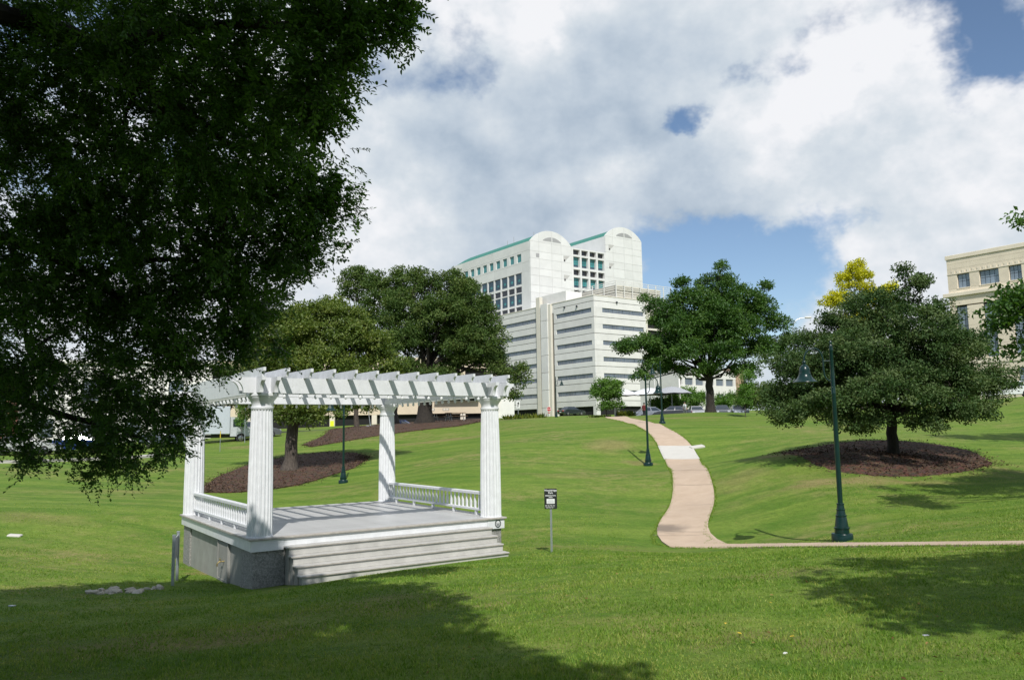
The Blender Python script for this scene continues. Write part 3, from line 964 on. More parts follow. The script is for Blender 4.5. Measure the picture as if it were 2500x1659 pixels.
# ------------------------------------------------------------------ street lamps
def make_lamp_meshes():
    g = M['green_metal']
    base = MB().lathe([(.235, -.15), (.235, .02), (.235, .17), (.225, .19), (.16, .195), (.158, .29), (.172, .30), (.172, .325), (.150, .335), (.138, .42), (.120, .54),
                       (.112, .565), (.124, .575), (.124, .60), (.104, .61), (.092, .69), (.090, .705), (.100, .715), (.100, .735), (.084, .745), (.076, .83), (.086, .84), (.086, .86), (.062, .87)], 24).mesh('base', g, True)
    pole = MB().lathe([(.056, .86), (.055, 2.0), (.048, 3.35), (.050, 3.36), (.050, 3.39), (.046, 3.40), (.043, 4.36), (.048, 4.37), (.048, 4.40), (.040, 4.41)], 16).mesh('pole', g, True)
    fin = MB().lathe([(.038, 4.41), (.042, 4.46), (.030, 4.50), (.022, 4.52), (.034, 4.55), (.030, 4.58), (.006, 4.62)], 12).mesh('finial', g, True)
    arm = MB()
    pts = [(.04, 3.66), (.10, 3.675), (.15, 3.72), (.185, 3.80), (.20, 3.92), (.20, 4.08), (.205, 4.20), (.235, 4.30), (.29, 4.385), (.37, 4.43), (.45, 4.43),
           (.53, 4.395), (.59, 4.33), (.63, 4.24), (.645, 4.12)]
    arm.tube([(x, 0, z) for x, z in pts], .021, 10)
    arm.tube([(.03, 0, 4.13), (.20, 0, 4.13)], .016, 8)
    arm = arm.mesh('arm', g, True)
    shade = MB().lathe([(.030, 4.14), (.044, 4.115), (.044, 4.095), (.028, 4.075), (.03, 4.06), (.06, 4.04), (.095, 4.00), (.115, 3.95), (.122, 3.90), (.122, 3.86), (.133, 3.85), (.133, 3.83),
                        (.15, 3.78), (.185, 3.73), (.235, 3.68), (.275, 3.655), (.280, 3.64), (.262, 3.645), (.12, 3.76), (.02, 3.79)], 28, c=(.645, 0, 0)).mesh('shade', g, True)
    lens = MB().lathe([(.11, 3.765), (.10, 3.72), (.06, 3.69), (.01, 3.68)], 16, c=(.645, 0, 0)).mesh('lamp_glass', simple('frosted_lens', (.55, .57, .55), rough=.2), True)
    return dict(base=base, pole=pole, finial=fin, arm=arm, shade=shade, lamp_glass=lens)


LAMP = make_lamp_meshes()
for (px, py, Y, ang, label) in (
        (2057, 1318, 18.4, 180, 'tall dark green lamp post beside the level path, nearest of all the lamps'),
        (1583, 1138, 40.0, 8, 'dark green lamp post left of the curving path, below its pale slab'),
        (1617, 1034, 58.0, 195, 'dark green lamp post right of the upper path, in front of the leafy street tree'),
        (838, 1180, 40.0, 200, 'dark green lamp post beside the mulch bed, seen through the bandstand'),
        (1358, 1009, 84.0, -8, 'far green lamp post on the crest before the striped building')):
    p = at(px, py, Y); z = gz(p[0], p[1])
    t = thing('street_lamp', label, 'lamp post', (p[0], p[1], z - .02), R(ang), 'green bell lamps of the park')
    for k, me in LAMP.items():
        put(k, me, t)

# ------------------------------------------------------------------ park sign
def text_mesh(s, size, mat, name='lettering', bold=0.0):
    cu = bpy.data.curves.new(name, 'FONT'); cu.body = s; cu.size = size; cu.align_x = 'CENTER'; cu.extrude = 0.0006; cu.offset = bold
    cu.resolution_u = 2
    o = bpy.data.objects.new(name, cu); COL.objects.link(o)
    dg = bpy.context.evaluated_depsgraph_get()
    me = bpy.data.meshes.new_from_object(o.evaluated_get(dg))
    COL.objects.unlink(o); bpy.data.objects.remove(o)
    me.materials.clear(); me.materials.append(mat)
    return me


sp = at(1347, 1345, 19.6)
sg = thing('park_sign', 'small black park sign with white lettering on a steel post', 'sign', (sp[0], sp[1], gz(sp[0], sp[1])), R(-6))
MB().box(-.024, .024, -.012, .012, -.3, 1.30).box(-.024, -.018, .012, .03, -.3, 1.30).box(.018, .024, .012, .03, -.3, 1.30).build('post', M['galv'], sg)
MB().lathe([(.012, 0), (.012, .006)], 10).build('bolt', M['galv'], sg, loc=(0, -.013, .93)).rotation_euler = (R(90), 0, 0)
pl = MB()
pw, z0, z1, rc = .155, 1.03, 1.52, .025
out = []
for (cx, cz, a0) in ((pw - rc, z0 + rc, -90), (pw - rc, z1 - rc, 0), (-pw + rc, z1 - rc, 90), (-pw + rc, z0 + rc, 180)):
    for k in range(5):
        a = R(a0 + 22.5 * k); out.append((cx + rc * math.cos(a), cz + rc * math.sin(a)))
pl.prism(out, 'y', -.022, -.016)
plate = pl.build('plate', M['black'], sg)


def sign_line(s, z, size, bold=0.0):
    o = put('lettering', text_mesh(s, size, M['ink_white'], 'lettering', bold), plate, (0, -.0225, z))
    o.rotation_euler = (R(90), 0, 0)
    w = o.dimensions.x if o.dimensions.x > 0 else 1
    return o


sign_line('Wooldridge', 1.455, .062, .0012)
sign_line('Park', 1.395, .062, .0012)
sign_line('RESERVATION', 1.335, .040, .0008)
sign_line('AREA', 1.295, .040, .0008)
MB().box(-.098, .098, -.0245, -.0225, 1.155, 1.272).build('notice_panel', M['ink_white'], plate)
nl = MB()
for i, (w, z) in enumerate(((.05, 1.25), (.075, 1.228), (.085, 1.208), (.08, 1.19), (.085, 1.172))):
    nl.box(-w, w, -.0252, -.0246, z - .004, z + .003)
nl.build('notice_print', simple('grey_print', (.4, .42, .45)), plate)
fp = MB()
for z, words in ((1.115, (.05, .035, .06, .045)), (1.085, (.04, .06, .05, .03)), (1.06, (.05, .05, .04))):
    x = -sum(words) / 2 - .008 * (len(words) - 1) / 2 - .03
    for w in words:
        fp.box(x, x + w, -.0235, -.0222, z - .006, z + .006); x += w + .015
fp.build('small_print', simple('dim_white_print', (.55, .56, .55)), plate)

# ------------------------------------------------------------------ notice board seen edge-on beside the bandstand
nb_ = at(427, 1408, 18.2)
nbz = gz(nb_[0], nb_[1])
nbt = thing('notice_board', 'narrow grey notice board on two square posts left of the bandstand, seen edge-on', 'notice board', (nb_[0], nb_[1], nbz), R(107))
for x in (-.42, .42):
    MB().bbox(x - .032, x + .032, -.032, .032, -.3, 1.10 if x < 0 else 1.08, .004).build('post', M['galv'], nbt)
    MB().bbox(x - .036, x + .036, -.036, .036, 1.10 if x < 0 else 1.08, 1.115 if x < 0 else 1.095, .003).build('post_cap', M['galv'], nbt)
MB().bbox(-.388, .388, -.014, .014, .55, 1.02, .004).build('panel', simple('grey_board', (.35, .37, .38)), nbt)

# ------------------------------------------------------------------ rocks
rng = random.Random(5)
rc0 = at(315, 1444, 16.8)
for i in range(26):
    s = rng.uniform(.04, .10) * (1.3 if i < 6 else 1)
    tpos = rng.uniform(-1, 1)
    x = rc0[0] + tpos * .50 + rng.gauss(0, .04); y = rc0[1] + tpos * .42 + rng.gauss(0, .16)
    bm = bmesh.new(); bmesh.ops.create_icosphere(bm, subdivisions=2, radius=1.0)
    ph = [rng.uniform(0, 6) for _ in range(6)]
    for v in bm.verts:
        c = v.co
        k = 1 + .16 * math.sin(3 * c.x + ph[0]) + .14 * math.sin(4 * c.y + ph[1]) + .12 * math.sin(5 * c.z + ph[2]) + .13 * math.sin(9 * c.x + 7 * c.y + ph[3]) + .10 * math.sin(8 * c.z - 6 * c.x + ph[4])
        v.co = Vector((c.x * rng.uniform(.97, 1.03) * 1.25, c.y, c.z * .72)) * k * s
    me = bpy.data.meshes.new('rock'); bm.to_mesh(me); bm.free(); me.materials.append(M['limestone'])
    o = put('rock', me, None, (x, y, gz(x, y) + s * .12), rng.uniform(0, 6))
    tag(o, 'pale limestone rock in the low rubble row on the lawn', 'rock', 'rocks in the rubble row')

# ------------------------------------------------------------------ covers and scraps on the lawn
def slab_on_lawn(name, px, py, sx, sy, h, mat, label, cat, rz=0.0):
    p = hit(px, py)
    o = MB().bbox(-sx / 2, sx / 2, -sy / 2, sy / 2, -.08, h, min(.02, h * .4)).build(name, mat)
    o.location = p; o.rotation_euler = (0, 0, rz)
    e = .2
    sxg = (gz(p[0] + e, p[1]) - gz(p[0] - e, p[1])) / (2 * e); syg = (gz(p[0], p[1] + e) - gz(p[0], p[1] - e)) / (2 * e)
    nrm = Vector((-sxg, -syg, 1)).normalized()
    o.rotation_euler = (Vector((0, 0, 1)).rotation_difference(nrm).to_matrix() @ Matrix.Rotation(rz, 3, 'Z')).to_euler()
    return tag(o, label, cat)


slab_on_lawn('concrete_slab', 1702, 1092, .75, .45, .09, M['path_new'], 'pale oblong concrete slab in the grass right of the path', 'slab', .15)
slab_on_lawn('concrete_slab', 36, 1308, .36, .22, .05, M['path_new'], 'small pale slab lying in the grass at the far left', 'slab', .2)
slab_on_lawn('valve_cover', 29, 1479, .11, .09, .02, M['galv'], 'small grey valve cover in the grass by the left shadow edge', 'cover')
slab_on_lawn('paper_scrap', 2260, 1550, .055, .04, .006, M['ink_white'], 'square grey-white paper scrap in the shaded grass at the right', 'scrap', .1)
slab_on_lawn('paper_scrap', 1917, 1594, .04, .03, .010, M['ink_white'], 'crumpled white paper scrap in the near grass', 'scrap', .9)
_yl = simple('yellow_leaf', (.65, .47, .04), rough=.6)
for i, (u, v) in enumerate(((1934, 1565), (1772, 1532), (1806, 1557), (2170, 1460), (1880, 1480))):
    p = hit(u, v)
    mb = MB().add([(-.022, 0, 0), (-.008, .012, .006), (.016, .010, .008), (.026, 0, .004), (.014, -.011, .009), (-.009, -.011, .007)], [(0, 5, 4, 3), (0, 3, 2, 1)])
    o = mb.build('fallen_leaf', _yl, None, loc=(p[0], p[1], p[2] + .045), rz=i * 1.3)
    tag(o, 'tiny yellow fallen leaf lying on the near lawn', 'leaf', 'yellow leaves on the lawn')
# ------------------------------------------------------------------ buildings (all on the same street grid)
GA = R(35.5)                                       # local x runs along the right-hand faces, local y along the left-hand ones
M['precast_grey'] = simple('pale_precast', (0.70, 0.69, 0.66), rough=0.9, rand=.06, var=0.08, scale=0.5, bump=0.05, bscale=8)
M['precast_cream'] = simple('cream_precast', (0.68, 0.64, 0.55), rough=0.9, var=0.06, scale=0.5)
M['tower_white'] = simple('white_precast', (0.67, 0.67, 0.655), rough=0.85, rand=.05, var=0.07, scale=0.4, bump=0.05, bscale=6)
M['joint_dark'] = simple('joint_shadow_grey', (0.24, 0.235, 0.22), rough=0.95)
M['joint_pale'] = simple('pale_joint', (0.46, 0.45, 0.43), rough=0.95)
M['band_glass'] = glass_material('blue_grey_glass', (0.15, 0.18, 0.22), rough=0.12)
M['teal_glass'] = glass_material('teal_glass', (0.05, 0.24, 0.25), rough=0.10)
M['dark_glass'] = glass_material('brown_black_glass', (0.028, 0.026, 0.028), rough=0.12)
M['blue_glass'] = glass_material('blue_black_glass', (0.045, 0.085, 0.12), rough=0.10)
M['green_roof'] = simple('green_copper_roof', (0.035, 0.20, 0.155), rough=0.55, var=0.15, scale=0.6)
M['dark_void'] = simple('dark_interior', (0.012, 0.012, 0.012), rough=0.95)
M['mullion'] = simple('dark_mullion', (0.03, 0.035, 0.04), rough=0.5)
M['louvre'] = simple('grey_louvre', (0.33, 0.33, 0.33), rough=0.7)
M['screen_white'] = simple('white_steel', (0.68, 0.67, 0.63), rough=0.6)

# ---- striped block
kb = at(1457, 1015, 140)
sb = thing('striped_building', 'pale grey precast block with ribbon window strips, below the white tower', 'building', (kb[0], kb[1], 0), GA)
ZB, ZT = 2.5, 25.55
tops = [23.42, 20.46, 17.50, 14.54, 11.60, 8.62]
WH = 0.80
MB().box(.42, 19.5, .45, 46, ZB, ZT - 1.3).build('core', M['dark_void'], sb)
MB().box(19.502, 20.0, .43, 46, ZB, ZT - 1.21).build('end_wall', M['precast_grey'], sb)
MB().box(.30, 19.4, .30, 45.7, ZT - 1.25, ZT - .25).build('roof_slab', M['precast_grey'], sb)


def strip_face(face, a0, a1, w0, w1, npan):
    """one bay of horizontal panels and window strips; face 'L' lies in the plane x=0, 'R' in y=0"""
    def bx(p0, p1, d0, d1, z0, z1, b=.02):
        if face == 'L': return MB().bbox(d0, d1, p0, p1, z0, z1, b)
        return MB().bbox(p0, p1, d0, d1, z0, z1, b)
    edges = [ZT]
    cuts = []
    z_hi = ZT
    for i, t in enumerate(tops):
        low = t - WH
        # panels above this strip, split by a shadow joint
        j = z_hi - (z_hi - t) * (.42 if i else .45)
        bx(a0, a1, 0, .4, j + .05, z_hi).build('panel', M['precast_grey'], sb)
        bx(a0, a1, 0, .4, t, j - .05).build('panel', M['precast_grey'], sb)
        bx(a0, a1, .06, .38, j - .06, j + .06).build('joint', M['joint_dark'], sb)
        # solid ends beside the strip
        if w0 - a0 > .05: bx(a0, w0, 0.001, .4, low, t, .0).build('panel', M['precast_grey'], sb)
        if a1 - w1 > .05: bx(w1, a1, 0.001, .4, low, t, .0).build('panel', M['precast_grey'], sb)
        st = bx(w0, w1, .18, .30, low, t).build('window_strip', M['mullion'], sb)
        pw_ = (w1 - w0) / npan
        for k in range(npan):
            bx(w0 + pw_ * k + .05, w0 + pw_ * (k + 1) - .05, .15, .178, low + .05, t - .05, .0).build('pane', M['band_glass'], st)
            for q in range(1, 4):
                xq = w0 + pw_ * k + pw_ * q / 4
                bx(xq - .02, xq + .02, .135, .149, low + .04, t - .04, .0).build('glazing_bar', M['joint_dark'], st)
        z_hi = low
    j = 6.75
    bx(a0, a1, 0, .4, j + .05, z_hi).build('panel', M['precast_grey'], sb)
    bx(a0, a1, 0, .4, 5.72, j - .05).build('panel', M['precast_grey'], sb)
    bx(a0, a1, .06, .38, j - .06, j + .06).build('joint', M['joint_dark'], sb)


strip_face('L', .0, 11.6, .75, 10.9, 4)
strip_face('L', 16.75, 31.5, 17.1, 31.2, 6)
strip_face('L', 31.6, 45.8, 32, 45.5, 6)
strip_face('R', .41, 12.9, 2.0, 12.35, 4)
# ground floor piers
for (y0, y1) in ((0.0, .85), (11.0, 11.6), (16.75, 17.4), (27.6, 31.5), (40, 45.8)):
    MB().box(0, .4, y0, y1, ZB, 5.715).build('pier', M['precast_grey'], sb)
for (x0, x1) in ((.41, .95), (12.3, 12.9)):
    MB().box(x0, x1, 0, .4, ZB, 5.715).build('pier', M['precast_grey'], sb)
# parapet copings
MB().bbox(-.06, .44, -.06, 45.9, ZT, ZT + .16, .02).build('coping', M['precast_cream'], sb)
MB().bbox(.442, 13.0, -.06, .44, ZT, ZT + .16, .02).build('coping', M['precast_cream'], sb)
# stair core with two dark slots on the left face
MB().box(-.35, .4, 12.15, 12.95, ZB, ZT + .1).build('core_strip', M['precast_cream'], sb)
for zz in range(7):
    MB().bbox(-.50, .4, 12.96, 15.10, ZB + (ZT + .35 - ZB) * zz / 7 + .03, ZB + (ZT + .35 - ZB) * (zz + 1) / 7 - .03, .02).build('core_panel', M['precast_grey'], sb)
MB().box(-.35, .4, 15.52, 16.70, ZB, ZT + 1.9).build('core_strip', M['precast_cream'], sb)
for y in (11.88, 15.31):
    MB().box(.10, .40, y - .22, y + .20, ZB, 23.85).build('slot', simple('slot_shadow', (.16, .145, .12)), sb)
MB().box(.05, .40, 11.62, 12.14, 23.86, ZT).build('core_strip', M['precast_grey'], sb)
MB().box(.05, .40, 15.11, 15.51, 23.86, ZT).build('core_strip', M['precast_grey'], sb)
# penthouse behind the core
MB().box(1.0, 5.0, 9.0, 16.6, ZT - .2, ZT + 2.3).build('penthouse', M['precast_grey'], sb)
# right end: glazed recess and end wall
MB().box(12.901, 13.4, .02, .42, ZB, ZT + .02).build('end_wall', M['precast_cream'], sb)
MB().box(17.5, 20.0, .0, .42, ZB, ZT - 1.2).build('end_wall', M['precast_grey'], sb)
MB().box(13.401, 17.499, .0, .42, 22.05, ZT - .6).build('end_wall', M['precast_cream'], sb)
gr = MB().box(13.401, 17.499, 1.6, 1.7, ZB, 22.0).build('glazed_recess', M['mullion'], sb)
for i in range(3):
    for k in range(9):
        MB().box(13.45 + i * 1.35, 13.45 + i * 1.35 + 1.27, 1.52, 1.59, 4.2 + k * 1.98, 4.2 + k * 1.98 + 1.85).build('pane', M['dark_glass' if k % 2 else 'blue_glass'], gr)
for zz in (20.3, 16.4, 12.4, 8.4):
    MB().box(13.401, 17.499, .2, 1.5, zz - .18, zz + .18).build('floor_edge', M['precast_cream'], sb)
# cctv / flood lamps on the parapet
for (x, y, z) in ((-.15, 4.6, 24.1), (-.12, 8.2, 24.4), (5.5, -.15, 24.6)):
    MB().box(x - .12, x + .12, y - .12, y + .12, z - .1, z + .25).build('flood_lamp', M['mullion'], sb)
# lattice screen on the roof
sx, sy, sz0, sz1 = 6.4, .9, ZT - .2, 29.0
scr = MB()
scr.box(sx - .07, sx + .07, sy - .07, sy + .07, sz0, sz1)
lat = scr.build('roof_screen', M['screen_white'], sb)
NPX, NPY = 8, 8
for k in range(1, NPX):
    x = sx + (21.0 - sx) * k / (NPX - 1)
    MB().box(x - .06, x + .06, sy - .06, sy + .06, sz0, sz1).build('screen_post', M['screen_white'], lat)
for k in range(1, NPY):
    y = sy + (24.0 - sy) * k / (NPY - 1)
    MB().box(sx - .06, sx + .06, y - .06, y + .06, sz0, sz1).build('screen_post', M['screen_white'], lat)
rs = MB()
for k in range(9):
    z = sz0 + .45 + (sz1 - sz0 - .45) * k / 8
    rs.box(sx, 21.0, sy - .035, sy + .035, z - .045, z + .045)
rs.build('screen_rails', M['screen_white'], lat)
rs2 = MB()
for k in range(9):
    z = sz0 + .45 + (sz1 - sz0 - .45) * k / 8
    rs2.box(sx - .035, sx + .035, sy, 24.0, z - .045, z + .045)
rs2.build('screen_rails', M['screen_white'], lat)
tank = MB()
for k in range(6):
    tank.box(sx + .35, 18.6, sy + .5, sy + 18, ZT - .2 + k * .52, ZT - .2 + k * .52 + .40)
tank.build('plant_housing', M['precast_cream'], sb)

# ---- white tower with two barrel vaults
kt = at(1297, 760, 165)
tw = thing('white_tower', 'tall white office tower with twin barrel vault ends and green roofs', 'building', (kt[0], kt[1], 0), GA)


def arch(x, x0, x1, zs, zp):
    """segmental arch springing at zs, crown zp"""
    h = zp - zs; w = (x1 - x0) / 2; r = (w * w + h * h) / (2 * h)
    d = x - (x0 + x1) / 2
    return zp - r + math.sqrt(max(0, r * r - d * d))


def vault(x0, x1, zs, zp, ylen, zlow, depth_wall):
    """front arched wall as separate panels, roof barrel behind it"""
    def f(x): return arch(x, x0, x1, zs, zp)
    xe = [x0, x0 + 2.35, x0 + 5.85, x0 + 8.5, x1]
    ze = [zlow]
    z = zs
    lv = []
    while z > zlow: lv.append(z); z -= 2.1 if len(lv) % 2 else 1.6
    ze = sorted([zlow] + lv) + [zp + 1]
    for i in range(len(xe) - 1):
        for k in range(len(ze) - 1):
            a, b = xe[i] + .02, xe[i + 1] - .02
            z0, z1 = ze[k] + .02, ze[k + 1] - .02
            if k < len(ze) - 2:
                MB().box(a, b, 0, .4, z0, z1).build('panel', M['tower_white'], tw)
            else:
                n = 10
                top = [(a + (b - a) * q / n, f(a + (b - a) * q / n)) for q in range(n + 1)]
                MB().prism([(a, z0), (b, z0)] + top[::-1], 'y', 0, .4).build('panel', M['tower_white'], tw)
    n = 28
    core = [(x0 + .03, zlow), (x1 - .03, zlow)] + [(x1 - .03 - (x1 - x0 - .06) * q / n, f(x1 - .03 - (x1 - x0 - .06) * q / n) - .04) for q in range(n + 1)]
    MB().prism(core, 'y', .06, .39).build('joint_backing', M['joint_pale'], tw)
    # lunette louvres
    for (a, b) in ((x0 + 3.5, x0 + 5.85), (x0 + 6.1, x0 + 8.45)):
        n = 8
        zb = zs + .45
        top = [(a + (b - a) * q / n, arch(a + (b - a) * q / n, x0 + 3.3, x0 + 8.65, zb, zb + .95)) for q in range(n + 1)]
        MB().prism([(a, zb), (b, zb)] + top[::-1], 'y', -.03, .05).build('lunette', M['louvre'], tw)
    # barrel roof, hipped round at the far end
    vs, fs = [], []
    rows = 22
    for r_ in range(rows + 1):
        t = r_ / rows
        y = .42 + (ylen - .42) * t
        q = 1.0
        if t > .86: q = math.sqrt(max(0.0, 1 - ((t - .86) / .14) ** 2))
        for k in range(n_ := 25):
            x = x0 + .15 + (x1 - x0 - .3) * k / (n_ - 1)
            vs.append((x, y, zs - .1 + (f(x) - .35 - zs + .1) * max(q, .02) + .05))
    for r_ in range(rows):
        for k in range(24):
            i = r_ * 25 + k
            fs.append((i, i + 1, i + 26, i + 25))
    MB().add(vs, fs).build('barrel_roof', M['green_roof'], tw, smooth=True)
    return xe, ze


vault(0.0, 11.45, 41.85, 44.65, 32.2, 20.0, 30)
vault(21.6, 33.2, 45.75, 48.5, 30, 24.0, 30)
# body mass
MB().box(.42, 11.0, .42, 32, 18, 41.7).build('core', M['joint_pale'], tw)
MB().box(22.0, 33.1, .42, 32, 18, 45.6).build('core', M['tower_white'], tw)
MB().box(21.6, 21.98, .42, 32, 41.6, 45.7).build('side_wall', M['tower_white'], tw)
MB().box(11.0, 22.0, 3.0, 30, 18, 41.3).build('core', M['dark_void'], tw)
MB().box(11.0, 22.0, 1.2, 30, 41.0, 41.6).build('roof_slab', M['tower_white'], tw)
# square louvre and triangular notches
MB().box(1.55, 2.4, -.03, .03, 38.45, 39.3).build('square_louvre', M['louvre'], tw)
for (x0, zt) in ((9.15, 39.65), (9.15, 35.35), (22.6, 43.85), (22.6, 39.55)):
    nt_ = MB().prism([(x0, zt), (x0 + 1.7, zt), (x0 + .25, zt - 1.35), (x0, zt - 1.35)], 'y', -.02, .02).build('triangular_notch', M['joint_pale'], tw)
    MB().box(x0 + .08, x0 + .42, -.04, -.021, zt - 1.3, zt - .85).build('pane', M['dark_glass'], nt_)
# left face: wall panels around a row of square windows and an egg-crate of deep cells
Wn = [3.28 + 2.69 * k for k in range(9)]
ztop, zw1, zw0, zg1 = 41.85, 39.62, 37.82, 35.45
pe = [0, 3.2] + [3.2 + 2.69 * 2 * k for k in range(1, 5)] + [27.4, 32.3]
for i in range(len(pe) - 1):
    MB().box(0, .4, pe[i] + .02 + (.4 if i == 0 else 0), pe[i + 1] - .02, zw1 + .35, ztop).build('panel', M['tower_white'], tw)
    MB().box(0, .4, pe[i] + .02 + (.4 if i == 0 else 0), pe[i + 1] - .02, zg1, zw0 - .35).build('panel', M['tower_white'], tw)
MB().box(0, .4, .402, 32.3, zw1 + .001, zw1 + .31).build('panel', M['tower_white'], tw)
MB().box(0, .4, .402, 32.3, zw0 - .31, zw0 - .001).build('panel', M['tower_white'], tw)
pier = [.402] + [w for a in Wn for w in (a, a + 1.62)] + [32.3]
for k in range(0, len(pier), 2):
    MB().box(0.002, .398, pier[k], pier[k + 1], zw0, zw1).build('panel', M['tower_white'], tw)
win_me = MB().box(.26, .32, 0, 1.62, 0, 1.80).mesh('window', M['mullion'])
wpane_me = MB().box(.235, .258, .06, .78, .06, 1.74).mesh('pane', M['teal_glass'])
wpane2_me = MB().box(.235, .258, .84, 1.56, .06, 1.74).mesh('pane', M['teal_glass'])
for a in Wn:
    w = put('window', win_me, tw, (0, a, zw0))
    put('pane', wpane_me, w); put('pane', wpane2_me, w)
# egg-crate
rows = [(32.95, 35.40, 1), (31.20, 32.45, 0), (28.55, 30.95, 1), (26.75, 28.10, 0), (24.0, 26.4, 1), (22.2, 23.6, 0)]
cols = [3.28 + 2.69 * k for k in range(-0, 9)]
def crate(face, cols, cw, rows, first, last, dep=1.5):
    def bx(p0, p1, d0, d1, z0, z1):
        return MB().box(d0, d1, p0, p1, z0, z1) if face == 'L' else MB().box(p0, p1, d0, d1, z0, z1)
    for (z0, z1, tall) in rows:
        for c in cols:
            f = bx(c + .02, c + cw - .02, dep - .15, dep - .05, z0 + .02, z1 - .02).build('window', M['mullion'], tw)
            if tall:
                for q in range(3):
                    for s in range(4):
                        zz0 = z0 + .06 + (z1 - z0 - .12) * s / 4; zz1 = z0 + .06 + (z1 - z0 - .12) * (s + 1) / 4
                        bx(c + .06 + (cw - .12) * q / 3 + .03, c + .06 + (cw - .12) * (q + 1) / 3 - .03, dep - .19, dep - .151, zz0 + .03, zz1 - .03).build('pane', M['teal_glass' if (face == 'R' and s) or (s == 1 and q == 1) else 'blue_glass'], f)
            else:
                bx(c + .08, c + cw - .08, dep - .18, dep - .151, z0 + .08, z1 - .08).build('pane', M['dark_glass'], f)
    for c in list(cols) + [cols[-1] + (cols[1] - cols[0])]:
        g = cols[1] - cols[0] - cw
        bx(c - g, c, .001 + .02, dep - .04, rows[-1][0] - .3, rows[0][1]).build('fin', M['tower_white'], tw)
    zs_ = [r[0] for r in rows]
    for i, r_ in enumerate(rows):
        lo = r_[0]; hi = rows[i + 1][1] if i + 1 < len(rows) else lo - .35
        bx(first, last, .05, dep - .06, hi, lo).build('sill_beam', M['tower_white'], tw)


# the crate is set into the left wall: solid ends either side
MB().box(0, .4, .402, 3.0, 18, zg1 - .02).build('panel', M['tower_white'], tw)
MB().box(0, .4, 27.6, 32.3, 18, zg1 - .02).build('panel', M['tower_white'], tw)
crate('L', cols, 2.27, rows, 3.0, 27.4, dep=.36)
MB().box(.33, .39, 3.0, 27.6, 18, zg1).build('crate_back', M['dark_void'], tw)
frows = [(40.28, 41.45, 0), (37.45, 39.85, 1), (35.65, 36.95, 0), (32.85, 35.15, 1), (31.0, 32.35, 0), (28.2, 30.55, 1)]
crate('R', [11.95 + 2.42 * k for k in range(4)], 1.95, frows, 11.46, 21.58, dep=.85)
MB().box(11.46, 21.58, .02, 1.3, 41.46, 41.75).build('sill_beam', M['tower_white'], tw)
# aerials on the ridge
for (y, h) in ((9.5, 1.0), (12.0, .6), (2.0, .5)):
    MB().tube([(2.6, y, 43.2), (2.6, y, 44.0 + h)], .05, 5).build('aerial', M['louvre'], tw)
MB().lathe([(.05, 0), (.5, .25), (.55, .4), (.1, .42)], 12).build('dish', M['tower_white'], tw, loc=(17.5, 2.2, 41.7))

# ---- limestone building at the right
k3 = at(2325, 965, 100)
lb = thing('limestone_building', 'cream limestone block with cornice and tall paned windows at the right edge', 'building', (k3[0], k3[1], 0), GA - math.pi / 2)
M['ashlar'] = simple('cream_ashlar', (0.80, 0.70, 0.55), rough=0.9, rand=.07, var=0.10, scale=0.7, bump=0.08, bscale=6)
M['ashlar_trim'] = simple('cream_trim', (0.80, 0.71, 0.57), rough=0.9, var=0.08, scale=0.7)
# local x runs along the visible face (towards the right and nearer), y goes into the block
LX0, LX1 = .55, 34.0
cols_t = [(1.62 + 3.2 * k, 3.22 + 3.2 * k) for k in range(10)]
cols_top = [(1.68, 3.2), (4.33, 6.6), (7.7, 9.12), (10.3, 12.4), (13.6, 15.1), (16.2, 18.4), (19.6, 21.1), (22.4, 24.6), (25.8, 27.3)]
cols_main = [(1.25 + 3.25 * k, 2.65 + 3.25 * k) for k in range(10)]
MB().box(LX0 + .45, LX1, .5, 22, 3.5, 22.3).build('core', M['dark_void'], lb)


def wall_row(z0, z1, openings):
    xs = [LX0] + [w for o_ in openings for w in o_] + [LX1]
    for k in range(0, len(xs), 2):
        if xs[k + 1] - xs[k] > .02:
            MB().box(xs[k], xs[k + 1], 0, .45, z0, z1).build('wall_block', M['ashlar'], lb)


def courses(z0, z1, h):
    n = max(1, int(round((z1 - z0) / h)))
    for i in range(n):
        a, b = z0 + (z1 - z0) * i / n, z0 + (z1 - z0) * (i + 1) / n
        MB().box(LX0, LX1, 0, .45, a + .008, b - .008).build('course', M['ashlar'], lb)
    MB().box(LX0 + .02, LX1, .04, .43, z0, z1).build('mortar', M['ashlar_trim'], lb)


courses(20.62, 22.45, .61)
wall_row(18.65, 20.47, cols_top)
courses(18.15, 18.64, .5)
courses(16.5, 17.65, .58)
nrow = 8
for i in range(nrow):
    a = 9.68 + (16.36 - 9.68) * i / nrow; b = 9.68 + (16.36 - 9.68) * (i + 1) / nrow
    wall_row(a + .008, b - .008, cols_main)
courses(8.24, 9.0, .76)
wall_row(6.43, 8.22, cols_main)
courses(3.4, 6.40, .75)
MB().bbox(LX0 - .12, LX1, -.12, .4, 22.46, 23.0, .03).build('cornice', M['ashlar_trim'], lb)
MB().bbox(LX0 - .06, LX1, -.06, .44, 20.48, 20.61, .02).build('string_course', M['ashlar_trim'], lb)
for k in range(26): MB().box(1.1 + k * .62, 1.1 + k * .62 + .34, -.05, .02, 20.62, 20.92).build('dentil', M['ashlar_trim'], lb)
MB().bbox(LX0 - .65, LX1, -.25, .44, 17.66, 18.14, .03).build('ledge', M['ashlar_trim'], lb)
MB().bbox(LX0 - .1, LX1, -.10, .44, 9.01, 9.66, .03).build('belt_course', M['ashlar_trim'], lb)
MB().box(LX0 - .001, LX0 + .44, .46, 22, 3.5, 22.44).build('side_wall', M['ashlar'], lb)


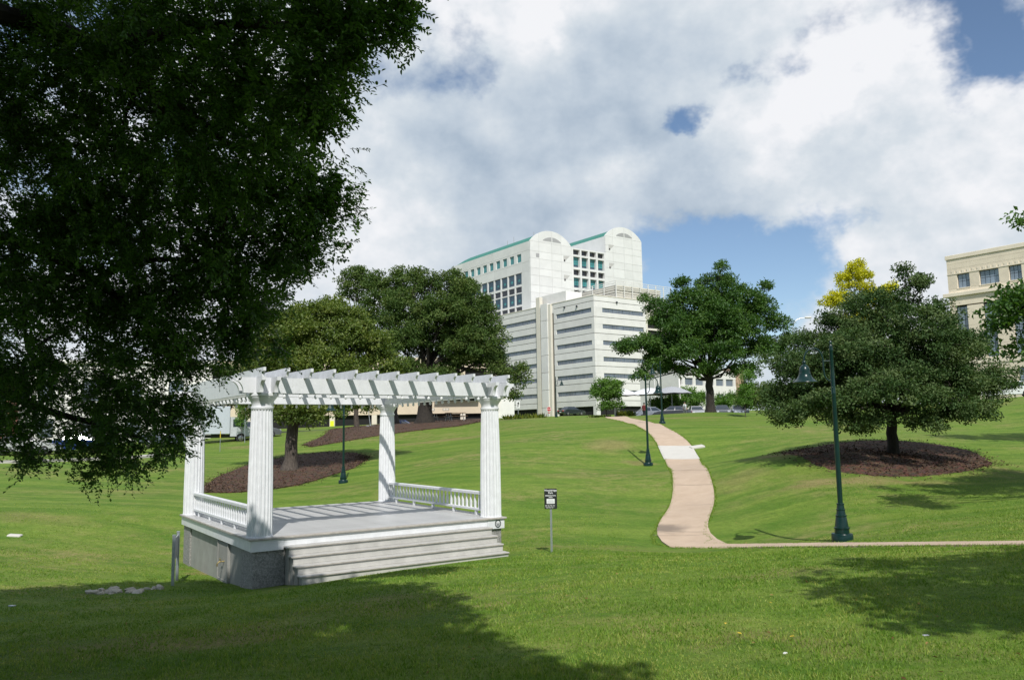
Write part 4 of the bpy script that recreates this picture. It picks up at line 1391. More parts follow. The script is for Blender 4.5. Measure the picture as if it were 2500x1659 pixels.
def paned(x0, x1, z0, z1, nx, nz):
    w = MB().box(x0 + .0, x1, .30, .36, z0, z1).build('window', M['mullion'], lb)
    for i in range(nx):
        for k in range(nz):
            a = x0 + .05 + (x1 - x0 - .1) * i / nx; b = x0 + .05 + (x1 - x0 - .1) * (i + 1) / nx
            c = z0 + .05 + (z1 - z0 - .1) * k / nz; d = z0 + .05 + (z1 - z0 - .1) * (k + 1) / nz
            MB().box(a + .03, b - .03, .27, .299, c + .03, d - .03).build('pane', M['pale_pane'], w)
    MB().bbox(x0 - .05, x1 + .05, -.05, .28, z0 - .10, z0 + .02, .01).build('sill', M['ashlar_trim'], w)


M['pale_pane'] = glass_material('sky_reflection_pane', (0.24, 0.30, 0.37), rough=0.10, spec=0.7)  # the sky mirrored in the windows is put into this pale base colour
for (a, b) in cols_top[:5]:
    paned(a, b, 18.66, 20.46, 4 if b - a > 2 else 3, 2)
for (a, b) in cols_main[:5]:
    paned(a, b, 9.70, 16.34, 3, 8)
    paned(a, b, 6.44, 8.21, 3, 3)

# ---- beige garage across the street, left of the striped block
gp = at(1170, 1015, 126)
gb = thing('parking_garage', 'beige parking garage with dark open ground level behind the tall trees', 'building', (gp[0] + 2.0, 126, 0), R(180))
M['beige'] = simple('beige_stucco', (0.62, 0.52, 0.39), rough=0.9, var=0.08, scale=0.4)
M['beige2'] = simple('pale_stucco', (0.66, 0.60, 0.50), rough=0.9, var=0.06, scale=0.4)
# local x runs to the left (the building is turned round), front faces the park at y=+0
GL = 44.0
MB().box(0, GL, -16, -.6, .5, 13.4).build('core', M['dark_void'], gb)
for (z0, z1) in ((4.45, 6.35), (8.1, 9.9), (11.6, 13.4)):
    MB().box(0, GL, -.58, 0, z0, z1).build('parapet', M['beige'], gb)
    MB().box(0, GL, -.05, .06, z1 + .001, z1 + .12).build('coping', M['beige2'], gb)
for x in (0.0, 4.2, 11.0, 18.3, 25.0, 31.6, 38.2, 43.2):
    MB().box(x, x + .8, -.56, -.02, .5, 4.449).build('pier', M['beige2'], gb)
    for (z0, z1) in ((6.48, 8.09), (10.03, 11.59)):
        MB().box(x, x + .8, -.56, -.02, z0, z1).build('pier', M['beige'], gb)
MB().box(-.9, -.001, -3, .3, .5, 13.6).build('end_wall', M['beige2'], gb)
MB().box(-3.6, -.901, -3, -.4, .5, 8.5).build('end_wall', M['precast_grey'], gb)
# green awning and vent grilles on the first parapet
aw = MB().prism([(0.02, 7.6), (1.2, 6.9), (1.2, 6.78), (0.02, 6.78)], 'x', 2.0, 9.0).build('awning', simple('green_canvas', (.02, .14, .10)), gb)
for x in (6.8, 9.1):
    gv = MB().box(x, x + 1.0, .001, .03, 4.95, 5.35).build('vent_grille', M['joint_dark'], gb)
    MB().box(x + .08, x + .46, .031, .045, 5.0, 5.3).build('blade', M['beige2'], gv)
    MB().box(x + .54, x + .92, .031, .045, 5.0, 5.3).build('blade', M['beige2'], gv)
# yellow sign on a pier
MB().box(25.1, 25.7, -.019, .0, 2.75, 3.6).build('yellow_placard', simple('fluorescent_yellow', (.72, .78, .02)), gb)

# ---- low office block behind the middle street tree
ob_ = at(1800, 1000, 118)
ob2 = thing('tan_office', 'low tan and white office block glimpsed behind the middle street tree', 'building', (ob_[0], ob_[1], 0), GA + math.pi / 2 + math.pi / 2)
oz0 = 3.0
# local x runs to the left from the corner
MB().box(.1, 11.7, -8, -.3, oz0, 9.6).build('core', M['dark_void'], ob2)
MB().box(11.701, 12, -8, -.301, oz0, 9.88).build('side_wall', M['precast_grey'], ob2)
for k in range(3):
    z = oz0 + .3 + k * 2.2
    MB().box(0, 12, -.3, 0, z + 1.0, z + 2.2).build('panel', M['precast_grey'], ob2)
    for q in range(5):
        MB().box(.6 + q * 2.2, .6 + q * 2.2 + 1.9, -.25, -.18, z + .05, z + .95).build('pane', M['band_glass'], ob2)
    for q in range(6):
        MB().box(.1 + q * 2.2 - .05, .1 + q * 2.2 + .5, -.3, -.02, z - .0, z + 1.0).build('pier', M['precast_grey'], ob2)
MB().box(-1.6, -.001, -8, .2, oz0, 10.4).build('corner_tower', simple('tan_brick', (.42, .29, .20), var=.15, scale=3), ob2)

# ---- pale building at the far left, seen through the big tree
wl = at(40, 1090, 74)
wb = thing('stucco_building', 'white two-storey building with brick end glimpsed through the overhanging branches', 'building', (wl[0], wl[1], 0), R(14))
wz = 0.5
MB().box(0, 17, .3, 12, wz, 8.6).build('core', M['dark_void'], wb)
M['stucco'] = simple('white_stucco', (.72, .70, .66), rough=.9, var=.06, scale=.5)
M['brick_red'] = simple('pinkish_brick', (.34, .16, .12), rough=.9, var=.2, scale=6, bump=.2, bscale=12)
for (x0, x1, mat) in ((0.0, 1.6, 'stucco'), (3.0, 5.4, 'stucco'), (6.8, 9.2, 'stucco'), (10.6, 13.0, 'stucco'), (14.4, 17, 'stucco')):
    MB().box(x0, x1, 0, .3, wz, 8.6).build('wall_panel', M[mat], wb)
for x0 in (1.6, 5.4, 9.2, 13.0):
    for (z0, z1) in ((wz, 1.6), (3.4, 5.0), (7.0, 8.6)):
        MB().box(x0, x0 + 1.4, .002, .3, z0, z1).build('wall_panel', M['stucco'], wb)
    for z0 in (1.6, 5.0):
        zt = 3.4 if z0 == 1.6 else 7.0
        w = MB().box(x0, x0 + 1.4, .18, .24, z0, zt).build('window', M['mullion'], wb)
        MB().box(x0 + .08, x0 + .66, .15, .178, z0 + .08, zt - .08).build('pane', M['band_glass'], w)
        MB().box(x0 + .74, x0 + 1.32, .15, .178, z0 + .08, zt - .08).build('pane', M['band_glass'], w)
MB().bbox(-.3, 17.3, -.3, 12.3, 8.6, 8.95, .03).build('eaves', M['stucco'], wb)
MB().box(-9, -.01, .4, 12, wz, 7.6).build('brick_wing', M['brick_red'], wb)
MB().bbox(-9.2, .0, .2, 12.2, 7.6, 7.85, .03).build('eaves', M['beige2'], wb)
for x0 in (-7.6, -5.0, -2.4):
    for z0 in (1.8, 4.9):
        w = MB().box(x0, x0 + 1.2, .33, .39, z0, z0 + 1.7).build('window', M['stucco'], wb)
        MB().box(x0 + .1, x0 + 1.1, .30, .329, z0 + .1, z0 + 1.6).build('pane', M['band_glass'], w)
# ------------------------------------------------------------------ trees
def fast_mesh(name, V, F, nper, mat, attr=None):
    me = bpy.data.meshes.new(name)
    me.vertices.add(len(V)); me.vertices.foreach_set("co", np.ascontiguousarray(V, np.float32).ravel())
    F = np.ascontiguousarray(F, np.int32)
    me.loops.add(F.size); me.loops.foreach_set("vertex_index", F.ravel())
    me.polygons.add(len(F)); me.polygons.foreach_set("loop_start", (np.arange(len(F)) * nper).astype(np.int32))
    me.update(calc_edges=True)
    if attr is not None:
        a = me.attributes.new("tint", 'FLOAT', 'POINT'); a.data.foreach_set("value", np.ascontiguousarray(attr, np.float32))
    me.materials.append(mat)
    return me


def unit(v):
    return v / np.maximum(np.linalg.norm(v, axis=-1, keepdims=True), 1e-9)


def leaf_mesh(name, P, A, Nn, size, width, tint, mat, shape=4, fold=0.18):
    """P leaf base, A direction of the blade, Nn rough normal; shape 4 = folded lozenge, 6 = pointed oval"""
    n = len(P)
    A = unit(A); S = unit(np.cross(A, Nn)); Nn = np.cross(S, A)
    sz = size[:, None]; wd = (size * width)[:, None]
    if shape == 4:
        V = np.stack([P, P + A * sz * .5 + S * wd * .5 + Nn * sz * fold, P + A * sz, P + A * sz * .5 - S * wd * .5 + Nn * sz * fold], 1)
        i = np.arange(n)[:, None] * 4
        F = np.concatenate([i + np.array([[0, 1, 2]]), i + np.array([[0, 2, 3]])], 0)
        return fast_mesh(name, V.reshape(-1, 3), F, 3, mat, np.repeat(tint, 4))
    V = np.stack([P, P + A * sz * .28 + S * wd * .46 + Nn * sz * fold * .8, P + A * sz * .68 + S * wd * .38 + Nn * sz * fold * .7, P + A * sz - Nn * sz * .08,
                  P + A * sz * .68 - S * wd * .38 + Nn * sz * fold * .7, P + A * sz * .28 - S * wd * .46 + Nn * sz * fold * .8], 1)
    i = np.arange(n)[:, None] * 6
    F = np.concatenate([i + np.array([[0, 1, 2, 3]]), i + np.array([[0, 3, 4, 5]])], 0)
    return fast_mesh(name, V.reshape(-1, 3), F, 4, mat, np.repeat(tint, 6))


def clump_points(rng, blobs, per_clump, clump_r, density):
    """leaf positions: each blob is a lobe of the crown made of many small clumps on and under its surface"""
    pts, outw, cl = [], [], []
    for (c, r) in blobs:
        c = np.array(c); r = np.array(r if hasattr(r, '__len__') else (r, r, r), float)
        rm = float(np.mean(r))
        n = max(4, int(1.55 * density * 4 * math.pi * rm * rm / (clump_r * clump_r * 3.0)))
        d = unit(rng.normal(size=(n, 3)))
        d[:, 2] = np.where(d[:, 2] < -.55, -d[:, 2] * .6, d[:, 2])
        d = unit(d)
        rad = rng.uniform(.15, 1.0, n) ** .6
        cc = c + d * rad[:, None] * r
        cr = clump_r * rng.uniform(.55, 1.35, n)
        for k in range(n):
            m = int(per_clump * (cr[k] / clump_r) ** 2)
            q = unit(rng.normal(size=(m, 3))) * (rng.uniform(0, 1, m) ** .45)[:, None] * cr[k]
            q[:, 2] *= .62
            pts.append(cc[k] + q); outw.append(np.repeat(d[k][None], m, 0)); cl.append(np.full(m, rng.uniform(0, 1)))
    return np.concatenate(pts), np.concatenate(outw), np.concatenate(cl)


def limb_path(rng, a, b, sag=0.0, wob=.12, n=6):
    a, b = np.array(a, float), np.array(b, float)
    L = np.linalg.norm(b - a)
    out = []
    for i in range(n + 1):
        t = i / n
        p = a + (b - a) * t + np.array([0, 0, 1]) * math.sin(math.pi * t) * sag * L
        if 0 < i < n: p = p + rng.normal(size=3) * wob * L / n
        out.append(p)
    return out


def tree(name, label, base, height, trunk_r, fork, blobs, leafmat, barkmat, seed, leaf=.16, per=60, clump=.55, density=1.0, group='trees of the park',
         cat='tree', width=.5, lean=(0, 0), flare=1.6, shape=4, tintspread=.5, limbs=True, up=.5):
    """base: foot of the trunk in the world; blobs: lobes relative to the foot"""
    rng = np.random.default_rng(seed)
    t = thing(name, label, cat, tuple(base), 0, group)
    mb = MB()
    fz = np.array([lean[0], lean[1], fork])
    tp = limb_path(rng, (0, 0, -.3), fz, 0, .05, 7)
    mb.tube(tp, [trunk_r * (flare if i == 0 else (1.0 + (flare - 1) * .25 if i == 1 else 1.0 - .25 * i / 7)) for i in range(8)], 14)
    if limbs:
        big = sorted(blobs, key=lambda q: -q[0][2])
        for (c, r) in blobs:
            c = np.array(c); rm = float(np.mean(r))
            d = np.linalg.norm(c - fz)
            r0 = min(trunk_r * .55, max(.03, trunk_r * .22 + .02 * rm))
            start = fz - np.array([0, 0, rng.uniform(.0, .18) * fork])
            pth = limb_path(rng, start, c, .10, .22, 6)
            mb.tube(pth, [r0 * (1 - .75 * i / 6) for i in range(7)], 7)
            for k in range(4):
                dd = unit(rng.normal(size=3)[None])[0]; dd[2] = abs(dd[2]) * .6
                st = pth[rng.integers(3, 7)]
                p2 = limb_path(rng, st, c + dd * rm * .85, .05, .25, 4)
                mb.tube(p2, [r0 * .30 * (1 - .75 * i / 4) for i in range(5)], 5)
    mb.build('trunk', barkmat, t, smooth=True)
    P, D, cl = clump_points(rng, blobs, per, clump, density)
    n = len(P)
    A = unit(D * .5 + rng.normal(size=(n, 3)) * .8 + np.array([0, 0, -.15]))
    Nn = unit(rng.normal(size=(n, 3)) * .75 + D * .5 + np.array([0, 0, up]))
    tint = np.clip(.5 + (cl - .5) * tintspread * 1.2 + rng.normal(size=n) * .16, 0, 1)
    me = leaf_mesh('crown', P, A, Nn, leaf * rng.uniform(.65, 1.25, n), width, tint, leafmat, shape)
    put('crown', me, t)
    return t


L_OAK = leaf_material('live_oak_leaf', (0.027, 0.061, 0.017), (0.061, 0.111, 0.031), (0.128, 0.174, 0.068), trans=.22, rough=.6, spec=.18)
L_PECAN = leaf_material('pecan_leaf', (0.029, 0.079, 0.016), (0.060, 0.132, 0.024), (0.112, 0.199, 0.040), trans=.3)
L_OLIVE = leaf_material('yellow_green_leaf', (0.059, 0.104, 0.018), (0.113, 0.162, 0.031), (0.207, 0.239, 0.056), trans=.3)
L_CEDAR = leaf_material('cedar_elm_leaf', (0.039, 0.078, 0.018), (0.075, 0.127, 0.030), (0.139, 0.180, 0.051), trans=.25, rough=.6, spec=.2)
L_YELLOW = leaf_material('yellow_leaf_crown', (0.24, 0.25, 0.010), (0.50, 0.48, 0.016), (0.68, 0.64, 0.05), trans=.3)
L_ELM = leaf_material('elm_leaf', (0.035, 0.086, 0.021), (0.072, 0.152, 0.030), (0.126, 0.234, 0.046), trans=.30, rough=.42)
L_FRESH = leaf_material('fresh_leaf', (0.064, 0.152, 0.022), (0.112, 0.224, 0.035), (0.176, 0.296, 0.064), trans=.3)


def foot(px, py, Y):
    p = at(px, py, Y)
    return (p[0], p[1], gz(p[0], p[1]))


def lobes(base, Y, items):
    """lobes from photo pixel centre, extra depth and radius in metres (rx, ry, rz)"""
    out = []
    for (u, v, dy, r) in items:
        p = at(u, v, Y + dy)
        out.append((tuple(p - np.array(base)), r))
    return out


# spreading live oak in its mulch ring
b = foot(2182, 1108, 32)
tree('oak_tree', 'broad spreading live oak standing in the oval mulch bed', b, 8, .24, 1.75,
     lobes(b, 31.1, [(2160, 830, 0, (2.6, 2.4, 1.7)), (2020, 900, -.8, (1.9, 1.9, 1.3)), (1935, 985, 0, (1.2, 1.3, .85)), (2300, 880, -.4, (1.7, 1.8, 1.2)), (2390, 960, 0, (1.2, 1.4, .8)),
                   (2120, 760, .4, (1.5, 1.5, .9)), (2225, 720, .2, (.8, .9, .8)), (2290, 770, .6, (.85, .9, .8)), (2180, 935, -2.1, (1.5, 1.1, .9)), (2330, 1020, -1.2, (1.0, 1.1, .55)),
                   (2050, 1010, -1.6, (1.0, 1.0, .55)), (1915, 1020, -.8, (.75, .8, .5)), (2130, 1030, -2.0, (.8, .7, .4)), (2440, 925, .5, (.75, .8, .6)), (1900, 900, 1.0, (.95, 1.1, .75)),
                   (2160, 880, 2.4, (2.0, 1.3, 1.2)), (2210, 668, .3, (.30, .3, .3)), (2255, 690, .2, (.25, .3, .3)), (1960, 840, .5, (.9, .9, .6)), (1895, 960, .2, (.5, .7, .6)), (2045, 800, .2, (.9, .9, .7)),
                   (2050, 985, -3.0, (1.2, .9, .6)), (2160, 960, -3.4, (1.3, .9, .7)), (2280, 985, -3.0, (1.2, .9, .6)), (2370, 1000, -2.0, (1.0, 1.0, .6)), (1980, 1000, -2.0, (1.0, 1.0, .6)), (2250, 1030, -2.6, (.9, .7, .4)), (2090, 1040, -2.6, (.8, .7, .4)),
                   (2170, 930, 0, (2.8, 2.6, .9)), (2080, 870, -1.5, (1.6, 1.3, 1.1)), (2270, 850, -1.5, (1.5, 1.3, 1.1)), (2350, 850, .3, (1.1, 1.1, .9)), (2320, 940, -1.8, (1.3, 1.0, .8)), (2000, 940, 1.5, (1.4, 1.2, .9)), (2300, 950, 1.8, (1.5, 1.3, .9))]),
     L_OAK, M['bark_dark'], 11, leaf=.112, per=100, clump=.36, density=.72, width=.52, tintspread=.75)

# leafy pecan at the street edge, middle right
b = foot(1735, 1003, 75)
tree('pecan_tree', 'tall dark green street tree with forked trunk right of the striped building', b, 14, .42, 3.6,
     lobes(b, 75, [(1740, 790, 0, (3.6, 3.2, 2.6)), (1690, 740, 0, (2.4, 2.4, 1.7)), (1790, 740, 0, (2.6, 2.4, 1.8)), (1750, 690, 0, (1.8, 1.8, .95)), (1850, 760, 0, (1.9, 1.9, 1.5)),
                   (1640, 780, 0, (1.8, 2.0, 1.5)), (1600, 745, 0, (.9, 1.0, .8)), (1575, 730, .5, (.45, .5, .6)), (1560, 840, -1, (1.9, 1.6, .9)), (1525, 850, -1, (1.0, 1.0, .6)), (1600, 900, -1, (1.3, 1.2, 1.0)), (1570, 920, -1, (1.1, 1.0, .6)),
                   (1680, 860, -2, (2.0, 1.8, 1.4)), (1770, 860, -2, (2.0, 1.6, 1.4)), (1850, 850, 0, (1.8, 1.8, 1.4)), (1900, 790, 0, (1.2, 1.2, 1.1)), (1640, 900, 0, (1.6, 1.6, .9)), (1810, 905, 0, (1.4, 1.4, .8)),
                   (1865, 700, 0, (.6, .7, .5)), (1665, 692, 0, (.8, .8, .6)), (1725, 900, -1.5, (1.4, 1.2, .7)), (1930, 830, 0, (.7, .8, .9)), (1760, 655, 0, (.6, .6, .5)),
                   (1720, 830, 1, (3.2, 3.0, 2.4)), (1610, 850, -.5, (1.5, 1.4, 1.2)), (1640, 840, 0, (1.7, 1.6, 1.5)), (1590, 880, -.5, (1.1, 1.1, 1.0)), (1820, 810, -1, (2.0, 1.8, 1.6)), (1670, 800, -2, (1.8, 1.6, 1.4)), (1760, 770, -2.4, (1.8, 1.2, 1.4)), (1880, 850, 1, (1.4, 1.4, 1.2)), (1610, 790, 0, (1.1, 1.1, .9))]),
     L_PECAN, M['bark_dark'], 12, leaf=.27, per=64, clump=.62, density=1.15, width=.42, tintspread=.6)

# the big dark tree on the crest, and its neighbours
b = foot(1037, 1031, 73)
tree('crest_tree', 'large dark tree with thick trunk on the crest beside the picnic tables', b, 15, .72, 4.6,
     lobes(b, 73, [(1060, 790, 0, (3.8, 3.4, 2.6)), (1120, 730, 0, (2.6, 2.6, 1.9)), (1050, 700, 0, (1.6, 1.6, 1.5)), (1180, 820, 0, (2.5, 2.4, 2.2)), (1210, 900, 0, (1.5, 1.6, 1.5)), (1250, 930, -1, (1.2, 1.2, 1.0)),
                   (1270, 905, -1, (.7, .8, .6)), (990, 760, 0, (2.4, 2.2, 1.9)), (970, 850, -.5, (1.8, 1.8, 1.3)), (1120, 880, 0, (2.2, 2.0, 1.5)), (1130, 700, .5, (1.3, 1.3, 1.0)), (1160, 770, 0, (1.9, 1.9, 1.5)), (1255, 965, -1.5, (.6, .6, .5)),
                   (1085, 920, -2, (1.9, 1.4, .9)), (1020, 670, 0, (.9, 1, .6)),
                   (1080, 840, 1, (3.4, 3.0, 2.2)), (1010, 830, -1.5, (2.0, 1.8, 1.5)), (1140, 840, -2, (2.2, 1.6, 1.6)), (1000, 900, -1.5, (1.6, 1.4, 1.0)), (1190, 870, 1, (2.2, 2.0, 1.6)), (1080, 760, -2.6, (2.2, 1.4, 1.6)), (1175, 740, .5, (1.0, 1.0, .9)), (1100, 680, 0, (1.2, 1.2, .9))]),
     L_CEDAR, M['bark_dark'], 13, leaf=.23, per=66, clump=.62, density=1.15, width=.5, tintspread=.6)
b = foot(965, 1020, 84)
tree('backing_tree', 'rounded green tree filling the gap left of the large crest tree', b, 15, .35, 5.5,
     lobes(b, 84, [(950, 720, 0, (2.6, 2.4, 2.2)), (990, 700, 0, (1.8, 1.8, 1.6)), (945, 800, 0, (2.3, 2.2, 1.8)), (920, 690, 0, (1.3, 1.3, 1.3)), (975, 670, 0, (1.0, 1.0, .9)), (900, 770, 0, (1.9, 1.8, 1.5)), (930, 860, 0, (2.2, 2.0, 1.6)), (880, 840, 0, (1.8, 1.8, 1.3))]),
     L_CEDAR, M['bark_oak'], 14, leaf=.28, per=50, clump=.70, density=1.1)
b = foot(872, 1020, 88)
tree('slim_tree', 'slender tree with a high small crown above the yellow-green one', b, 17, .22, 11.5,
     lobes(b, 88, [(872, 690, 0, (2.2, 2.0, 1.6)), (855, 720, 0, (1.4, 1.4, 1.1)), (895, 710, 0, (1.3, 1.3, 1.0)), (870, 660, 0, (1.0, 1.0, .6)), (880, 810, 0, (1.9, 1.8, 1.2)), (835, 780, 0, (1.4, 1.4, 1.2))]),
     L_CEDAR, M['bark_oak'], 15, leaf=.28, per=48, clump=.66, density=1.0)
# yellow-green oak behind the bandstand, trunk in the long mulch bed
b = foot(707, 1146, 46)
tree('slope_oak', 'yellow-green oak with stout leaning trunk in the long mulch bed', b, 10, .40, 2.9,
     lobes(b, 46, [(780, 850, 0, (2.6, 2.4, 1.9)), (720, 830, 0, (2.2, 2.2, 1.8)), (850, 830, 0, (1.8, 1.8, 1.4)), (880, 900, 0, (1.5, 1.5, .9)), (960, 900, 0, (.95, 1.0, .7)), (930, 870, .5, (.9, 1.0, .8)), (760, 780, 0, (1.5, 1.5, 1.0)),
                   (670, 900, 0, (2.0, 1.9, 1.4)), (730, 1010, -1, (1.6, 1.3, 1.0)), (800, 990, -.5, (1.3, 1.1, .8)), (650, 1000, 0, (1.3, 1.2, .9)), (870, 985, -.3, (.8, .8, .5)), (600, 960, 0, (1.5, 1.4, 1.0)), (900, 1000, -.3, (.45, .5, .3)), (800, 900, -1.5, (2.0, 1.4, 1.2)), (900, 930, -.8, (1.4, 1.1, .8)), (820, 780, -.5, (1.2, 1.2, .9)), (840, 950, -.8, (1.3, 1.0, .7)), (980, 930, -.3, (.8, .8, .5)), (690, 800, 0, (1.6, 1.5, 1.2)), (800, 760, .3, (1.2, 1.2, .8)), (860, 790, .4, (1.2, 1.2, .9)), (910, 840, .3, (1.1, 1.1, .8)), (650, 870, .5, (1.6, 1.5, 1.2))]),
     L_OLIVE, M['bark_oak'], 16, leaf=.18, per=72, clump=.50, density=1.1, flare=1.75, lean=(.15, 0))
# yellow tree behind the oak
b = foot(2110, 1010, 92)
tree('yellow_tree', 'bright yellow-leaved tree rising behind the live oak', b, 15, .3, 6,
     lobes(b, 92, [(2085, 690, 0, (2.0, 1.9, 2.0)), (2140, 730, 0, (1.8, 1.8, 1.5)), (2040, 735, 0, (1.9, 1.8, 1.1)), (2090, 655, 0, (1.0, 1.0, .9)), (2110, 800, 0, (3.0, 2.5, 2.4)), (2170, 705, 0, (.8, .8, .7))]),
     L_YELLOW, M['bark_oak'], 17, leaf=.28, per=56, clump=.62, density=1.1)
# small ornamental tree and shrubs near the striped building
b = foot(1480, 1010, 82)
tree('myrtle_tree', 'small multi-stemmed ornamental tree before the corner of the striped building', b, 5, .09, .9,
     lobes(b, 82, [(1480, 945, 0, (1.4, 1.3, 1.1)), (1462, 965, 0, (1.0, 1.0, .9)), (1500, 965, 0, (1.0, 1.0, .9)), (1482, 990, 0, (.9, .9, .5)), (1508, 940, 0, (.6, .6, .5)), (1510, 990, 0, (.55, .5, .4))]),
     L_FRESH, M['bark_oak'], 18, leaf=.20, per=46, clump=.42, density=1.2, group='small trees along the street')
b = foot(1820, 1015, 68)
tree('sapling', 'thin young sapling on the lawn below the parked cars', b, 3.4, .035, 1.1,
     lobes(b, 68, [(1822, 955, 0, (.8, .8, 1.0)), (1825, 925, 0, (.55, .55, .8)), (1815, 980, 0, (.6, .6, .4))]),
     L_FRESH, M['bark_oak'], 19, leaf=.14, per=36, clump=.30, density=1.1, group='small trees along the street')
b = foot(590, 1078, 67)
tree('sapling', 'thin staked sapling on the lawn left of the front bandstand column', b, 3.2, .03, 1.0,
     lobes(b, 67, [(592, 1030, 0, (.55, .55, .9)), (590, 1000, 0, (.4, .4, .6))]),
     L_FRESH, M['bark_oak'], 20, leaf=.14, per=30, clump=.26, density=1.0, group='small trees along the street')
# street shrubs behind the parked cars
for i, (u, v, Y, r, h, lab) in enumerate(((1630, 985, 98, 2.2, 3.2, 'rounded green shrub behind the grey umbrella pole'), (1675, 970, 100, 2.6, 4.0, 'tall green shrub left of the street tree trunk'), (1790, 975, 102, 2.4, 3.0, 'green shrub right of the street tree trunk'),
                                           (1860, 960, 90, 2.8, 4.2, 'dark green shrub behind the young sapling'), (1900, 985, 84, 2.2, 2.6, 'low dark shrub at the left edge of the live oak'), (1980, 975, 96, 3.0, 4.0, 'dense shrub hidden behind the live oak'), (2070, 985, 88, 3.2, 3.6, 'dark shrub behind the left half of the live oak'), (2170, 985, 86, 3.2, 4.0, 'dark shrub right behind the live oak trunk'), (2260, 980, 84, 3.2, 4.0, 'dark shrub behind the right half of the live oak'), (2350, 975, 82, 3.0, 3.6, 'dark shrub before the limestone building'))):
    p = at(u, 1012, Y); bz = gz(p[0], p[1])
    tree('shrub', lab, (p[0], p[1], bz), h, .06, .4, [((0, 0, h * .55), (r, r * .8, h * .45)), ((-r * .5, .2, h * .45), (r * .6, r * .6, h * .35)), ((r * .55, 0, h * .5), (r * .6, r * .6, h * .38))],
         L_FRESH if i in (0, 1, 2) else L_CEDAR, M['bark_oak'], 30 + i, leaf=.24, per=46, clump=.55, density=.9, group='shrubs along the street', cat='shrub', limbs=False)
# dark trees beyond the left lawn
for i, (u, Y, h, r, lab) in enumerate(((545, 82, 7.5, 3.4, 'dark leafy tree behind the parked saloon, left of the bandstand'), (440, 84, 8.0, 3.6, 'dark tree behind the white truck'), (640, 92, 9.0, 3.6, 'dark tree behind the front bandstand column'), (250, 88, 9, 3.5, 'tree beside the white building glimpsed through the branches'))):
    p = at(u, 1060, Y); bz = gz(p[0], p[1])
    tree('street_tree', lab, (p[0], p[1], bz), h, .2, 2.0, [((0, 0, h * .62), (r, r * .9, h * .36)), ((-r * .6, 0, h * .5), (r * .6, r * .6, h * .25)), ((r * .6, 0, h * .52), (r * .6, r * .6, h * .25)), ((0, 0, h * .85), (r * .55, r * .55, h * .16))],
         L_CEDAR, M['bark_dark'], 40 + i, leaf=.28, per=48, clump=.66, density=1.0, group='trees beyond the left lawn')
# leafy street tree just outside the right edge whose branches reach into view
b = (18.8, 18.8, gz(18.8, 18.8))
tree('edge_tree', 'tree with branches reaching in at the right edge before the limestone building', b, 9, .3, 3.2,
     lobes(b, 18.8, [(2480, 760, 0, (.85, .9, .62)), (2440, 800, .2, (.42, .5, .30)), (2500, 850, .3, (.42, .5, .40)), (2505, 730, .3, (.4, .5, .3)), (2506, 545, .2, (.24, .3, .36))]) +
     [((-3.9, 0, 6.2), (1.2, 1.4, 1.0)), ((-2.0, .5, 6.0), (2.2, 2.4, 1.6)), ((0, 0, 7.0), (2.8, 2.8, 1.8)), ((2.5, .5, 6.2), (2.4, 2.4, 1.5)), ((-.5, -2.4, 5.8), (2.2, 1.9, 1.3)), ((0, 2.4, 6.0), (2.2, 2.0, 1.4))],
     L_PECAN, M['bark_dark'], 50, leaf=.15, per=60, clump=.40, density=.75)
p = at(2497, 545, 20)
# trees behind the viewer whose shade falls on the lawn
for (x, y, lab, sd, bl, dens) in ((8.6, 2.6, 'broad tree standing to the right of the viewpoint, shading the near lawn', 51,
                             [((-1.8, 1.0, 6.2), (2.2, 2.0, 1.3)), ((.8, .4, 6.8), (2.6, 2.6, 1.6)), ((-1.6, -1.8, 6.0), (2.0, 2.0, 1.2)), ((1.6, 2.2, 6.0), (2.2, 1.8, 1.2)), ((-3.2, .0, 5.9), (1.2, 1.4, .8))], .6),
                            (26.8, 33.5, 'tree standing off to the right, shading the slope beside the live oak', 52,
                             [((-2, 0, 6.2), (2.4, 2.2, 1.4)), ((1, 0, 7.0), (2.8, 2.6, 1.7)), ((0, -2, 6), (2.2, 2, 1.3)), ((-3.8, 1.0, 5.6), (1.6, 1.6, 1.0))], .7)):
    tree('shade_tree', lab, (x, y, gz(x, y)), 9, .32, 3.4, bl, L_PECAN, M['bark_dark'], sd, leaf=.24, per=46, clump=.5, density=dens, group='trees outside the view')

# unseen trees added at the viewer's back: they block skylight from the near lawn
_src = [o for o in scene.objects if o.name.startswith('shade_tree') and o.parent is None][0]
_kids = [o for o in scene.objects if o.parent == _src]
for (x, y, rz, sc, lab) in ((-13, -5, 1.0, 1.15, 'unseen tree added behind the viewpoint at the far left to block skylight'), (-4, -12, 2.2, 1.2, 'unseen tree added directly behind the viewpoint to block skylight'), (5, -9, 3.6, 1.1, 'unseen tree added behind the viewpoint to the right to block skylight'),
                            (14, -7, 5.0, 1.2, 'unseen tree added behind the viewpoint at the far right to block skylight'), (-20, 4, .4, 1.2, 'unseen tree added well to the left of the viewpoint to block skylight'), (20, 3, 1.9, 1.2, 'unseen tree added well to the right of the viewpoint to block skylight')):
    c = _src.copy(); COL.objects.link(c); c.location = (x, y, gz(x, y)); c.rotation_euler = (0, 0, rz); c.scale = (sc, sc, sc); c['label'] = lab
    for k in _kids:
        q = k.copy(); COL.objects.link(q); q.parent = c
